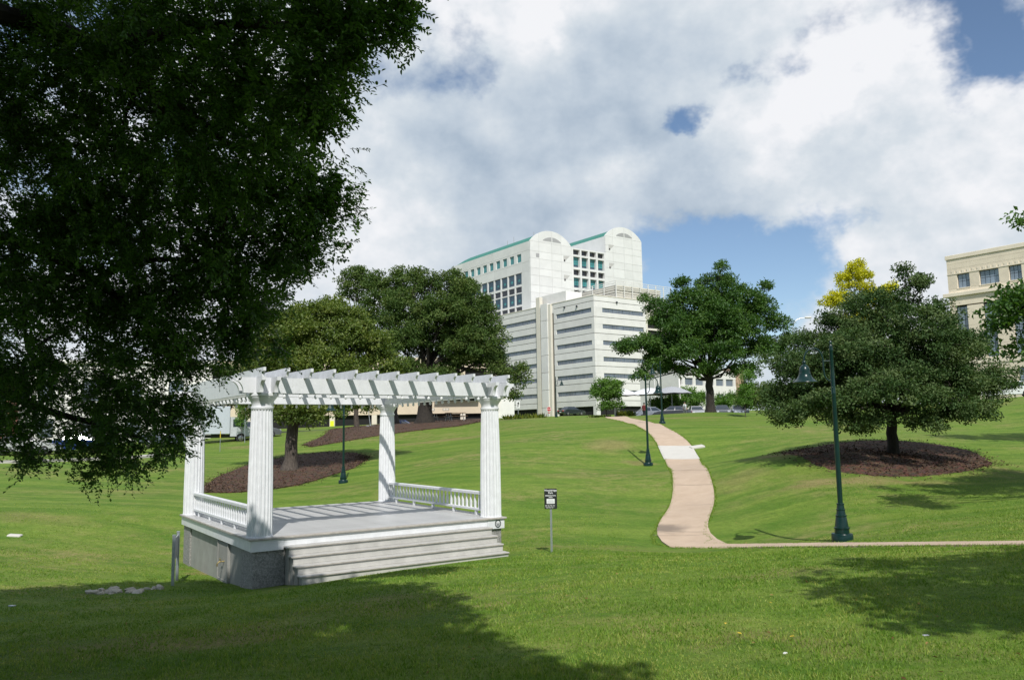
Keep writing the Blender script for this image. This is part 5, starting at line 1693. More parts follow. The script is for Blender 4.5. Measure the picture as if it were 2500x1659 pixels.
# ------------------------------------------------------------------ the big elm that overhangs the view from the left
def build_elm():
    rng = np.random.default_rng(77)
    foot_ = np.array([-5.6, 1.6, gz(-5.6, 1.6)])
    t = thing('overhanging_elm', 'dark elm whose leafy branches hang over the whole left of the view', 'tree', tuple(foot_), 0, 'trees of the park')
    # lobes in view: photo pixel, distance, radius
    view = [(40, 80, 9.0, 1.35), (280, 70, 8.5, 1.25), (510, 120, 8.0, 1.2), (690, 90, 7.2, .80), (800, 130, 6.8, .33), (800, 30, 6.8, .38), (925, 20, 6.8, .26), (990, 40, 6.8, .12), (870, 60, 6.7, .22),
            (90, 350, 9.5, 1.45), (370, 330, 9.0, 1.35), (610, 340, 8.2, 1.0), (745, 300, 7.3, .34), (760, 220, 7.0, .33),
            (90, 600, 10.0, 1.45), (370, 590, 10.0, 1.4), (610, 540, 9.5, 1.15), (755, 440, 9.0, .40), (800, 500, 9.2, .24), (725, 565, 9.5, .38), (690, 640, 10, .36),
            (50, 830, 11.0, 1.35), (300, 790, 11.0, 1.35), (500, 745, 10.5, .98), (610, 755, 10.5, .46), (560, 825, 10.5, .28), (390, 850, 10.8, .40), (670, 850, 10.6, .08),
            (40, 1000, 12.0, .75), (200, 1010, 12.0, .80), (330, 995, 11.5, .70), (430, 1010, 11.0, .32), (420, 1065, 11.0, .24), (330, 1105, 11.5, .34), (60, 1085, 12.0, .35), (250, 1100, 11.8, .40), (500, 1000, 10.8, .12)]
    blobs = [(at(u, v, Y), r) for (u, v, Y, r) in view]
    # each lobe is a set of separate leafy clumps with gaps between them; each clump is a burst of short twigs
    P0, D0, L0 = [], [], []
    for c, r in blobs:
        ncl = int(32 * r ** 2.3 + 9 * r + 2)
        d = unit(rng.normal(size=(ncl, 3)))
        cc = c + d * (rng.uniform(.05, 1, ncl) ** .55)[:, None] * r
        cr = rng.uniform(.15, .36, ncl)
        for k in range(ncl):
            m = int(15 * (cr[k] / .25) ** 2 + 3)
            e = unit(rng.normal(size=(m, 3)) + d[k] * .25 + np.array([.05, 0, -.18]))
            P0.append(cc[k] + rng.normal(size=(m, 3)) * cr[k] * .32); D0.append(e); L0.append(cr[k] * rng.uniform(.55, 1.15, m))
    P0 = np.concatenate(P0); D0 = np.concatenate(D0); L0 = np.concatenate(L0)
    # long drooping sprays along the right outline
    extra = []
    for (a, b2, Y) in (((800, 235), (900, 180), 6.8), ((815, 250), (945, 185), 6.7), ((790, 290), (875, 300), 6.9), ((780, 260), (905, 160), 6.9), ((860, 60), (1060, 5), 6.7), ((900, 20), (1010, 95), 6.7),
                       ((960, 10), (1050, 70), 6.7), ((830, 390), (895, 425), 9.0), ((820, 470), (885, 480), 9.0), ((800, 560), (870, 545), 9.2), ((820, 420), (880, 500), 9.1), ((780, 640), (850, 615), 9.5)):
        A_, B_ = at(*a, Y), at(*b2, Y - .1)
        extra.append((A_, B_))
    n = len(P0)
    dirs = D0
    length = L0
    starts = P0; ends = P0 + dirs * length[:, None]
    if extra:
        starts = np.vstack([starts, [e[0] for e in extra]]); ends = np.vstack([ends, [e[1] for e in extra]])
    n = len(starts)
    L_ = np.linalg.norm(ends - starts, axis=1)
    d = unit(ends - starts)
    sag = np.zeros((n, 3)); sag[:, 2] = -L_ * rng.uniform(.05, .22, n)
    # twigs
    tv, tf = [], []
    side = unit(np.cross(d, np.array([0.3, .2, 1.0])))
    up = np.cross(side, d)
    K = 2
    rings = []
    for k in range(K):
        s = k / (K - 1)
        c = starts + d * (L_ * s)[:, None] + sag * (s * s)
        r = .0035 * (1 - .65 * s)
        rings.append(np.stack([c + side * r, c - side * r * .5 + up * r * .87, c - side * r * .5 - up * r * .87], 1))
    V = np.stack(rings, 1).reshape(n, K * 3, 3)
    fi = []
    for k in range(K - 1):
        for j in range(3):
            fi.append((k * 3 + j, k * 3 + (j + 1) % 3, (k + 1) * 3 + (j + 1) % 3, (k + 1) * 3 + j))
    F = (np.arange(n)[:, None, None] * (K * 3) + np.array(fi)[None]).reshape(-1, 4)
    put('twigs', fast_mesh('twigs', V.reshape(-1, 3), F, 4, M['bark_dark']), t).location = -foot_
    # leaves, alternate along each twig
    per = 12
    P, A, Nn, S, T = [], [], [], [], []
    tone = np.clip(rng.normal(.45, .22, n), 0, 1)
    for k in range(per):
        s = (k + .8) / per
        c = starts + d * (L_ * s)[:, None] + sag * (s * s)
        sgn = 1 if k % 2 else -1
        out = unit(d * .55 + side * sgn * .8 + rng.normal(size=(n, 3)) * .28 + np.array([0, 0, -.22]))
        P.append(c); A.append(out); Nn.append(unit(up + rng.normal(size=(n, 3)) * .45 + np.array([0, 0, .4])))
        S.append(rng.uniform(.046, .080, n) * (1 - .25 * s)); T.append(np.clip(tone + rng.normal(size=n) * .14, 0, 1))
    P, A, Nn, S, T = map(np.concatenate, (P, A, Nn, S, T))
    nearer = P[:, 1] < 9.2                          # the closest leaves get a fuller outline
    me = leaf_mesh('crown', P[nearer], A[nearer], Nn[nearer], S[nearer], .50, T[nearer], L_ELM, 6, .12)
    put('crown', me, t).location = -foot_
    o_ = ~nearer
    me = leaf_mesh('lower_crown', P[o_], A[o_], Nn[o_], S[o_] * 1.08, .56, T[o_], L_ELM, 4, .10)
    put('lower_crown', me, t).location = -foot_
    # the upper and rear crown, out of the picture: it shades the lawn
    hi = [((-5.2, 2.4, 8.2), 2.5), ((-3.4, .2, 8.4), 2.2), ((-1.3, 2.3, 8.7), 1.8), ((-.6, 6.0, 9.4), .75), ((-2.6, 5.2, 9.0), 1.1), ((-6.6, 5.2, 7.8), 2.0), ((-4.3, 6.9, 8.6), 1.0), ((-8.4, 3.4, 7.2), 2.3), ((-9.2, 4.6, 6.6), 1.9), ((-7.4, 6.2, 8.4), 1.3),
          ((-.3, -.3, 8.0), 1.6), ((1.2, -2.3, 7.6), 1.5), ((-2.2, -2.6, 8.0), 1.9), ((-5.0, -2.0, 7.6), 2.2), ((-8.0, .2, 7.0), 2.0), ((-5.6, 5.0, 10.0), 1.9), ((-3.6, 3.0, 10.4), 1.7), ((-11.0, 4.0, 6.4), 1.9), ((2.4, -4.0, 7.4), 1.4), ((3.9, -4.4, 7.2), 1.1), ((5.2, -5.0, 7.0), 1.0)]
    Pc, Dc, cl = clump_points(rng, hi, 52, .42, 1.25)
    m = len(Pc)
    me = leaf_mesh('upper_crown', Pc, unit(rng.normal(size=(m, 3))), unit(rng.normal(size=(m, 3)) + np.array([0, 0, .8])), .24 * rng.uniform(.7, 1.3, m), .66, np.clip(cl, 0, 1), L_ELM, 4)
    put('upper_crown', me, t).location = -foot_
    # trunk and limbs
    mb = MB()
    fork = foot_ + np.array([.1, .3, 2.8])
    mb.tube(limb_path(rng, foot_ - np.array([0, 0, .3]), fork, 0, .04, 7), [.62, .48, .42, .40, .39, .39, .40, .40], 16)
    def limb(a, pts, r0, r1, seg=8):
        full = [np.array(a)] + [np.array(q) for q in pts]
        # Catmull-Rom through the points
        out = []
        for i in range(len(full) - 1):
            p0 = full[max(i - 1, 0)]; p1 = full[i]; p2 = full[i + 1]; p3 = full[min(i + 2, len(full) - 1)]
            for k in range(6):
                s = k / 6
                out.append(.5 * ((2 * p1) + (-p0 + p2) * s + (2 * p0 - 5 * p1 + 4 * p2 - p3) * s ** 2 + (-p0 + 3 * p1 - 3 * p2 + p3) * s ** 3))
        out.append(full[-1])
        m = len(out)
        mb.tube(out, [r0 + (r1 - r0) * i / (m - 1) for i in range(m)], seg)
        return out
    l1 = limb(fork, [(-5.6, 4.5, 5.0), at(20, 40, 8.6), at(190, 90, 8.4), at(330, 190, 8.3), at(480, 290, 8.3), at(620, 400, 8.4)], .17, .02)
    limb(l1[20], [at(420, 80, 8.2), at(560, 60, 7.8), at(760, 60, 7.0), at(950, 20, 6.8)], .09, .012, 7)
    limb(l1[26], [at(440, 330, 8.6), at(560, 470, 9.0), at(720, 470, 9.1)], .07, .012, 7)
    l2 = limb(fork, [(-6.6, 6.0, 4.0), at(-60, 560, 10), at(120, 620, 10.2), at(280, 720, 10.6), at(390, 830, 10.8), at(470, 930, 10.9)], .14, .014)
    limb(l2[22], [at(330, 640, 10.4), at(480, 640, 10.3), at(650, 720, 10.4)], .06, .010, 7)
    l3 = limb(fork, [(-7.2, 7.0, 2.9), at(-40, 940, 11.8), at(110, 1000, 11.9), at(260, 1040, 11.8), at(360, 1075, 11.6)], .12, .012)
    limb(l3[16], [at(60, 880, 11.4), at(160, 800, 11.2), at(240, 760, 11)], .05, .010, 6)
    limb(l2[14], [at(60, 700, 10.6), at(60, 790, 10.9), at(70, 860, 11.2), at(110, 880, 11.2)], .045, .010, 6)
    limb(fork, [(-4.6, 3.5, 6.0), (-3.6, 5.0, 8.0), (-2.0, 6.4, 9.2)], .22, .05)
    limb(fork, [(-4.8, .5, 5.5), (-2.6, 0, 7.6), (0.4, -.4, 8.2)], .22, .05)
    limb(fork, [(-7, 3, 5.2), (-8.6, 5.5, 6.4), (-9.4, 8, 6.6)], .20, .05)
    for (u0, v0, Y0_, u1, v1, Y1_) in ((690, 610, 10.2, 640, 690, 10.2), (350, 190, 8.3, 300, 420, 9), (560, 470, 9, 520, 640, 9.8), (240, 700, 10.5, 210, 860, 11), (500, 640, 10.3, 560, 800, 10.5), (150, 640, 10.3, 20, 760, 10.8)):
        limb(at(u0, v0, Y0_), [(at(u0, v0, Y0_) + at(u1, v1, Y1_)) / 2 + rng.normal(size=3) * .08, at(u1, v1, Y1_)], .028, .008, 6)
    tr = mb.build('trunk', M['bark_dark'], t, smooth=True)
    tr.location = -foot_


build_elm()
# ------------------------------------------------------------------ street furniture and traffic along the crest
# street surface behind the lawn
st = MB()
_xs = np.linspace(-75, 75, 60)
_V = []
for x in _xs:
    yc = 96 - .0035 * x * x + (.10 * x if x < 0 else -.05 * x)
    for q in range(5):
        yy = yc - 5 + 10 * q / 4
        _V.append((x, yy, gz(x, yy) + .02))
st.add(_V, [(i * 5 + k, (i + 1) * 5 + k, (i + 1) * 5 + k + 1, i * 5 + k + 1) for i in range(59) for k in range(4)])
tag(st.build('road', M['asphalt']), 'asphalt street along the top of the park', None, None, 'structure')
# kerb at the left end of the lawn
kb_ = MB()
_pts = [hit(u, v) for (u, v) in ((-40, 1131), (40, 1130), (130, 1127), (230, 1123), (330, 1119), (420, 1112))]
for a, b in zip(_pts[:-1], _pts[1:]):
    d = (b - a)[:2]; d /= np.linalg.norm(d); n = np.array([-d[1], d[0]])
    if n[1] < 0: n = -n
    v = []
    for p in (a, b):
        z = gz(p[0], p[1])
        v += [(p[0], p[1], z - .1), (p[0], p[1], z + .13), (p[0] + n[0] * 1.6, p[1] + n[1] * 1.6, z + .13), (p[0] + n[0] * 1.6, p[1] + n[1] * 1.6, z - .1)]
    kb_.add(v, [(0, 1, 5, 4), (1, 2, 6, 5), (2, 3, 7, 6), (0, 3, 2, 1), (4, 5, 6, 7)])
tag(kb_.build('pavement', M['kerb']), 'pale concrete pavement edge at the far left of the lawn', None, None, 'structure')


# ---- cars
def car_meshes():
    """saloon 4.5 m long, nose towards +x, wheels on z=0"""
    side = [(-2.22, .45), (-2.25, .62), (-2.20, .86), (-2.05, .95), (-1.55, .99), (-.2, .97), (.95, .95), (1.6, .86), (2.1, .74), (2.24, .60), (2.26, .42), (2.18, .26), (-2.15, .26)]
    vs, fs = [], []
    W = [.80, .90, .91, .90, .80]; Y = [-1, -.86, 0, .86, 1]
    # body: loft of the side outline across the width with tucked-in sides
    cols = [(-.90, .965), (-.84, 1.0), (0, 1.0), (.84, 1.0), (.90, .965)]
    n = len(side)
    for (y, k) in cols:
        for (x, z) in side: vs.append((x * k, y, .58 + (z - .58) * (k if k < 1 else 1)))
    for c in range(len(cols) - 1):
        for i in range(n):
            j = (i + 1) % n
            fs.append((c * n + i, c * n + j, (c + 1) * n + j, (c + 1) * n + i))
    fs.append(tuple(range(n))); fs.append(tuple((len(cols) - 1) * n + i for i in range(n))[::-1])
    body = MB().add(vs, fs)
    # cabin
    low = [(-1.62, -.80), (1.0, -.80), (1.0, .80), (-1.62, .80)]
    top = [(-1.02, -.60), (.28, -.60), (.28, .60), (-1.02, .60)]
    cab = MB()
    z0, z1 = .955, 1.44
    cv = [(x, y, z0) for x, y in low] + [(x, y, z1 - .03) for x, y in top] + [(x * .92 - .02, y * .9, z1 + .015) for x, y in top]
    cab.add(cv, [(0, 1, 5, 4), (1, 2, 6, 5), (2, 3, 7, 6), (3, 0, 4, 7), (4, 5, 9, 8), (5, 6, 10, 9), (6, 7, 11, 10), (7, 4, 8, 11), (8, 9, 10, 11)])
    def lerp(a, b, t): return tuple(a[i] + (b[i] - a[i]) * t for i in range(3))
    def quad(a, b, c, d, m, off):
        """glass set in the face a-b (bottom) d-c (top)"""
        P = lambda u, v: lerp(lerp(a, b, u), lerp(d, c, u), v)
        q = [Vector(P(m, .10)), Vector(P(1 - m, .10)), Vector(P(1 - m, .92)), Vector(P(m, .92))]
        nrm = (q[1] - q[0]).cross(q[3] - q[0]).normalized() * off
        return [tuple(v + nrm for v in q)][0]
    g = MB()
    for (i, j) in ((0, 1), (2, 3)):
        a, b, c, d = cv[i], cv[j], cv[4 + j], cv[4 + i]
        for (u0, u1) in ((.05, .47), (.51, .95)):
            A, B = lerp(a, b, u0), lerp(a, b, u1); D, C = lerp(d, c, u0), lerp(d, c, u1)
            g.add(quad(A, B, C, D, .02, .008), [(0, 1, 2, 3)])
    for (i, j) in ((1, 2), (3, 0)):
        g.add(quad(cv[i], cv[j], cv[4 + j], cv[4 + i], .06, .008), [(0, 1, 2, 3)])
    tyre = MB().lathe([(.18, -.10), (.30, -.11), (.325, -.07), (.325, .07), (.30, .11), (.18, .10)], 20)
    rim = MB().lathe([(.19, -.085), (.17, .10), (.10, .112), (.02, .115)], 14)
    hl = MB()
    for s in (-1, 1): pass
    return body, cab, g, tyre, rim


def build_car_kit():
    body, cab, g, tyre, rim = car_meshes()
    return dict(body=body, cabin=cab, glass=g, tyre=tyre.mesh('tyre', M['rubber'], True), rim=rim.mesh('rim', M['rim'], True),
                headlight=MB().bbox(2.06, 2.20, -.16, .16, .60, .73, .03).mesh('headlight', M['headlight'], True),
                taillight=MB().bbox(-2.255, -2.12, -.19, .19, .68, .86, .03).mesh('tail_light', M['redlight'], True),
                plate=MB().bbox(-2.275, -2.255, -.22, .22, .50, .62, .005).mesh('number_plate', M['ink_white']))


CAR = build_car_kit()
_paint = {}


def car(px, py, Y, heading, colour, label, z=None, scale=(1, 1, 1), name='car'):
    p = at(px, py, Y)
    if z is None: z = gz(p[0], p[1]) + .02
    t = thing(name, label, 'car', (p[0], p[1], z), R(heading), 'cars parked along the street')
    t.scale = scale
    if colour not in _paint:
        m = simple('car_paint', colour, rough=.22, var=.04, coat=.8, spec=.6)
        _paint[colour] = (CAR['body'].mesh('body', m, True), CAR['cabin'].mesh('cabin', m, True), CAR['glass'].mesh('windows', M['carglass']))
    b_, c_, g_ = _paint[colour]
    bo = put('body', b_, t); ca = put('cabin', c_, t); put('windows', g_, ca)
    for s in (-1, 1):
        put('headlight', CAR['headlight'], bo, (0, s * .62, 0)); put('tail_light', CAR['taillight'], bo, (0, s * .66, 0))
        for x in (-1.38, 1.38):
            w = put('wheel', CAR['tyre'], t, (x, s * .80, .325)); w.rotation_euler = (R(90 * -s), 0, 0)
            put('rim', CAR['rim'], w)
    put('number_plate', CAR['plate'], bo)
    return t


car(622, 1070, 71, 20, (.09, .095, .11), 'dark grey saloon with red tail light, left of the bandstand')
car(1640, 1004, 92, 172, (.05, .055, .07), 'dark parked car left of the street tree trunk')
car(1592, 1008, 93, 8, (.20, .22, .26), 'grey parked car below the middle umbrella')
car(1762, 1003, 92, -100, (.06, .065, .075), 'dark car parked just right of the street tree trunk')
car(1802, 1003, 93, -96, (.30, .34, .40), 'blue-silver car parked behind the young sapling')
car(1700, 1002, 95, -95, (.35, .36, .38), 'silver car half hidden by the street tree trunk')
car(2462, 968, 72, 150, (.72, .73, .74), 'white car parked at the top of the right slope')
car(917, 1048, 84, 15, (.34, .37, .42), 'silver car roof showing over the mulch strip', z=.95)
car(985, 1040, 92, 10, (.04, .07, .20), 'blue car behind the large crest tree trunk', z=1.55)
car(410, 1092, 66, 20, (.10, .12, .16), 'dark car behind the leaf curtain at the left')
car(200, 1100, 60, 20, (.02, .05, .22), 'deep blue car glimpsed under the overhanging branches')
car(60, 1105, 58, 20, (.40, .41, .42), 'silver car at the far left under the branches')
car(1395, 1013, 128, 35, (.03, .04, .04), 'dark greenish car in the garage opening of the striped building')

# ---- white box truck
p = at(508, 1078, 68); tz = gz(p[0], p[1])
tk = thing('box_truck', 'white box truck behind the left rear column of the bandstand', 'truck', (p[0], p[1], tz), R(22))
MB().bbox(-2.3, 1.7, -1.1, 1.1, .75, 3.1, .04).build('cargo_box', simple('white_truck_panel', (.46, .50, .54), rough=.45, var=.05), tk)
cb = MB().prism([(1.72, .55), (3.45, .55), (3.5, 1.2), (3.1, 1.35), (2.75, 2.15), (1.72, 2.2)], 'y', -.95, .95).build('cab', simple('white_cab', (.48, .50, .52), rough=.35), tk)
for s in (-1, 1): MB().box(1.95, 2.72, s * .951, s * .958, 1.35, 2.0).build('side_window', M['carglass'], cb)
MB().add([(3.112, -.8, 1.37), (3.112, .8, 1.37), (2.775, .8, 2.10), (2.775, -.8, 2.10)], [(0, 1, 2, 3)]).build('windscreen', M['carglass'], cb)
MB().box(-2.3, 3.3, -.5, .5, .45, .72).build('chassis', M['black'], tk)
for x in (-1.4, 2.6):
    for s in (-1, 1):
        w = put('wheel', CAR['tyre'], tk, (x, s * .85, .40), scale=(1.25, 1.25, 1.3)); w.rotation_euler = (R(-90 * s), 0, 0)
        put('rim', CAR['rim'], w)

# ---- umbrellas
M['canvas'] = simple('pale_canvas', (.66, .67, .68), rough=.8, var=.04)
M['canvas_grey'] = simple('grey_canvas', (.36, .37, .39), rough=.8, var=.05)
for (u, v, Y, r, mat, lab) in ((1512, 968, 94, 2.5, 'canvas', 'white patio umbrella beside the small ornamental tree'), (1587, 966, 97, 2.7, 'canvas', 'white patio umbrella behind the lamp post on the upper path'),
                               (1640, 963, 95, 2.5, 'canvas_grey', 'grey patio umbrella left of the street tree')):
    c = at(u, v, Y); zg = gz(c[0], c[1])
    t = thing('patio_umbrella', lab, 'umbrella', (c[0], c[1], zg), .3, 'patio umbrellas by the street')
    h = c[2] - zg
    MB().tube([(0, 0, -.1), (0, 0, h + .9)], .05, 8).build('pole', M['galv'], t)
    n = 8
    vs = [(0, 0, h + 1.0)]
    fs = []
    for ring, (rr, zz) in enumerate(((.33, .86), (.66, .56), (1.0, .10))):
        for k in range(n * 2):
            a = math.pi * k / n
            s = 1.0 if k % 2 == 0 else .955
            vs.append((r * rr * s * math.cos(a), r * rr * s * math.sin(a), h + zz - (0 if k % 2 == 0 else -.03 * ring)))
    fs += [(0, 1 + k, 1 + (k + 1) % (2 * n)) for k in range(2 * n)]
    for q in range(2):
        fs += [(1 + q * 2 * n + k, 1 + (q + 1) * 2 * n + k, 1 + (q + 1) * 2 * n + (k + 1) % (2 * n), 1 + q * 2 * n + (k + 1) % (2 * n)) for k in range(2 * n)]
    cn = MB().add(vs, fs).build('canopy', M[mat], t)
    for k in range(n):
        a = 2 * math.pi * k / n
        MB().tube([(0, 0, h + .96), (r * .66 * math.cos(a), r * .66 * math.sin(a), h + .52), (r * .98 * math.cos(a), r * .98 * math.sin(a), h + .09)], .02, 4).build('rib', M['galv'], cn)
    MB().lathe([(.35, -.1), (.35, .08), (.10, .12)], 14).build('base', M['concrete'], t)

# ---- tall white poles
for (u, vt, vb, Y, lab) in ((1658, 925, 1000, 98, 'tall white pole between the umbrella and the street tree'), (1724, 935, 1002, 96, 'white pole touching the left side of the street tree trunk'),
                            (1598, 925, 1000, 104, 'thin pale pole behind the middle umbrella'), (1607, 925, 1000, 105, 'second thin pale pole behind the middle umbrella')):
    c = at(u, vt, Y); zg = gz(c[0], c[1])
    t = thing('white_pole', lab, 'pole', (c[0], c[1], zg), 0, 'pale poles by the street')
    r = .13 if u in (1658, 1724) else .07
    MB().lathe([(r, -.2), (r * .9, c[2] - zg), (r * .5, c[2] - zg + .08)], 12).build('shaft', M['screen_white'], t, smooth=True)
    MB().lathe([(r * 1.8, -.1), (r * 1.8, .12), (r * 1.1, .2)], 12).build('base', M['screen_white'], t, smooth=True)

# ---- cobra-head street light behind the oak
c = at(1935, 800, 95); zg = gz(c[0], c[1])
t = thing('street_light', 'grey street light on a long arm above the trees at the right', 'street light', (c[0], c[1], zg), 0)
hh = c[2] - zg
MB().lathe([(.13, -.2), (.07, hh)], 10).build('pole', M['galv'], t, smooth=True)
MB().tube([(0, 0, hh - .1), (.15, 0, hh + .5), (.5, 0, hh + .95), (1.0, 0, hh + 1.15), (1.7, 0, hh + 1.22)], [.06, .055, .05, .045, .04], 8).build('arm', M['galv'], t, smooth=True)
MB().bbox(1.55, 2.35, -.16, .16, hh + 1.12, hh + 1.34, .07).build('lamp_head', M['screen_white'], t)

# ---- signs along the crest
c = at(1340, 998, 118); zg = gz(c[0], c[1])
t = thing('stop_sign', 'red octagonal stop sign below the stair core of the striped building', 'sign', (c[0], c[1], zg), R(8))
hz = c[2] - zg
octa = [(.37 * math.cos(R(22.5 + 45 * k)), hz + .37 * math.sin(R(22.5 + 45 * k))) for k in range(8)]
oct2 = [(.335 * math.cos(R(22.5 + 45 * k)), hz + .335 * math.sin(R(22.5 + 45 * k))) for k in range(8)]
pb = MB().prism(octa, 'y', -.045, -.035).build('plate', M['ink_white'], t)
MB().prism(oct2, 'y', -.049, -.0455).build('red_face', simple('stop_red', (.42, .02, .025), rough=.4), pb)
lt = put('lettering', text_mesh('STOP', .26, M['ink_white'], 'lettering', .004), pb, (0, -.051, hz - .09)); lt.rotation_euler = (R(90), 0, 0)
MB().box(-.15, .15, -.045, -.037, hz - .62, hz - .46).build('sub_plate', simple('all_way_red', (.45, .06, .05)), t)
MB().box(-.03, .03, -.03, .03, -.2, hz + .3).build('post', M['galv'], t)
c = at(1265, 987, 88); zg = gz(c[0], c[1]); hz = c[2] - zg
t = thing('keep_sign', 'small white traffic sign with dark arrow by the yellow-green weeds', 'sign', (c[0], c[1], zg), R(-6))
pb = MB().bbox(-.20, .20, -.045, -.035, hz - .40, hz + .40, .01).build('plate', M['ink_white'], t)
MB().add([(-.08, -.049, hz - .28), (.02, -.049, hz - .28), (.05, -.049, hz + .02), (.13, -.049, hz + .10), (.05, -.049, hz + .30), (-.11, -.049, hz + .15), (-.05, -.049, hz + .08)], [(0, 1, 2, 3, 4, 5, 6)]).build('arrow', M['black'], pb)
MB().box(-.03, .03, -.03, .03, -.2, hz + .3).build('post', M['galv'], t)
c = at(905, 988, 84); zg = gz(c[0], c[1]); hz = c[2] - zg
t = thing('street_sign', 'grey-backed street sign on a leaning thin post above the silver car', 'sign', (c[0], c[1], zg), 0)
po = MB().box(-.03, .03, -.03, .03, -.2, hz + .5).build('post', M['galv'], t); po.rotation_euler = (0, R(-8), 0)
MB().bbox(-.65, .1, -.05, -.04, hz - .45, hz + .35, .01).build('plate', simple('sign_back', (.50, .45, .38)), t)
c = at(537, 1102, 59); zg = gz(c[0], c[1])
t = thing('marker_post', 'thin galvanised post with yellow top in the left lawn', 'post', (c[0], c[1], zg), 0)
MB().tube([(0, 0, -.2), (0, 0, 1.55)], .025, 8).build('shaft', M['galv'], t)
MB().tube([(0, 0, 1.0), (0, 0, 1.5)], .032, 8).build('yellow_sleeve', simple('yellow_sleeve', (.6, .45, .03)), t)
c = at(590, 1080, 66); zg = gz(c[0], c[1])
t = thing('sapling_stake', 'tall grey stake beside the sapling left of the bandstand', 'post', (c[0] + .25, c[1], zg), 0)
MB().tube([(0, 0, -.2), (0, 0, 3.9)], .04, 8).build('shaft', M['galv'], t)
MB().lathe([(.05, 3.9), (.05, 3.93), (.01, 3.95)], 8).build('cap', M['galv'], t)
# utility pedestal
c = at(1506, 1012, 84); zg = gz(c[0], c[1])
t = thing('utility_pedestal', 'white utility pedestal at the foot of the ornamental tree', 'utility box', (c[0], c[1], zg), .2)
MB().bbox(-.22, .22, -.18, .18, -.1, 1.15, .03).build('cabinet', M['screen_white'], t)
MB().bbox(-.28, .28, -.24, .24, 1.152, 1.32, .05).build('hood', M['screen_white'], t)
MB().box(-.15, .15, -.19, -.181, .2, .9).build('door', M['louvre'], t)

# ---- picnic tables on the crest
def picnic(px, py, Y, rz, label, legmat):
    c = at(px, py, Y); zg = gz(c[0], c[1]) + .05
    t = thing('picnic_table', label, 'picnic table', (c[0], c[1], zg), rz, 'picnic tables on the crest')
    wood = simple('weathered_plank', (.30, .19, .11), rough=.8, var=.2)
    for k in range(5): MB().bbox(-.95, .95, -.37 + k * .15, -.37 + k * .15 + .14, .72, .765, .006).build('top_plank', wood, t)
    for s in (-1, 1):
        for k in range(2): MB().bbox(-.95, .95, s * .62 + (k - 1) * .15, s * .62 + (k - 1) * .15 + .14, .42, .46, .006).build('seat_plank', wood, t)
    for x in (-.62, .62):
        lg = MB()
        for s in (-1, 1): lg.tube([(x, s * .22, .715), (x, s * .62, -.08)], .035, 6)
        lg.tube([(x, -.72, .39), (x, .72, .39)], .03, 6)
        lg.build('leg_frame', legmat, t, smooth=True)


picnic(1112, 1026, 75, .5, 'brown picnic table under the large crest tree', M['galv'])
picnic(1078, 1027, 77, -.3, 'second picnic table with pale frame closer to the large trunk', M['screen_white'])

# ---- weeds at the foot of the striped building and by the pedestal
def weeds(px0, px1, py, Y, n, h, label, seed):
    rng = np.random.default_rng(seed)
    P, A = [], []
    a, b = at(px0, py, Y), at(px1, py, Y)
    q = rng.uniform(0, 1, n)
    P = a[None] * (1 - q[:, None]) + b[None] * q[:, None]
    P[:, 1] += rng.normal(size=n) * .6
    P[:, 2] = ground_z(P[:, 0], P[:, 1]) - .03
    A = unit(rng.normal(size=(n, 3)) * .45 + np.array([0, 0, 1]))
    me = leaf_mesh('weeds', P, A, unit(rng.normal(size=(n, 3))), h * rng.uniform(.5, 1.2, n), .12, rng.uniform(0, 1, n), L_WEED, 4)
    tag(put('weeds', me), label, 'weeds', None, 'stuff')


L_WEED = leaf_material('weed_leaf', (.06, .10, .012), (.12, .16, .02), (.22, .22, .03), trans=.3)
weeds(1232, 1330, 1016, 84, 420, .75, 'yellow-green weeds at the foot of the striped building', 61)
weeds(1508, 1545, 1012, 84, 420, .8, 'yellowish clump of grass beside the utility pedestal', 62)
weeds(1440, 1490, 1013, 84, 350, .45, 'low green ground cover under the ornamental tree', 63)


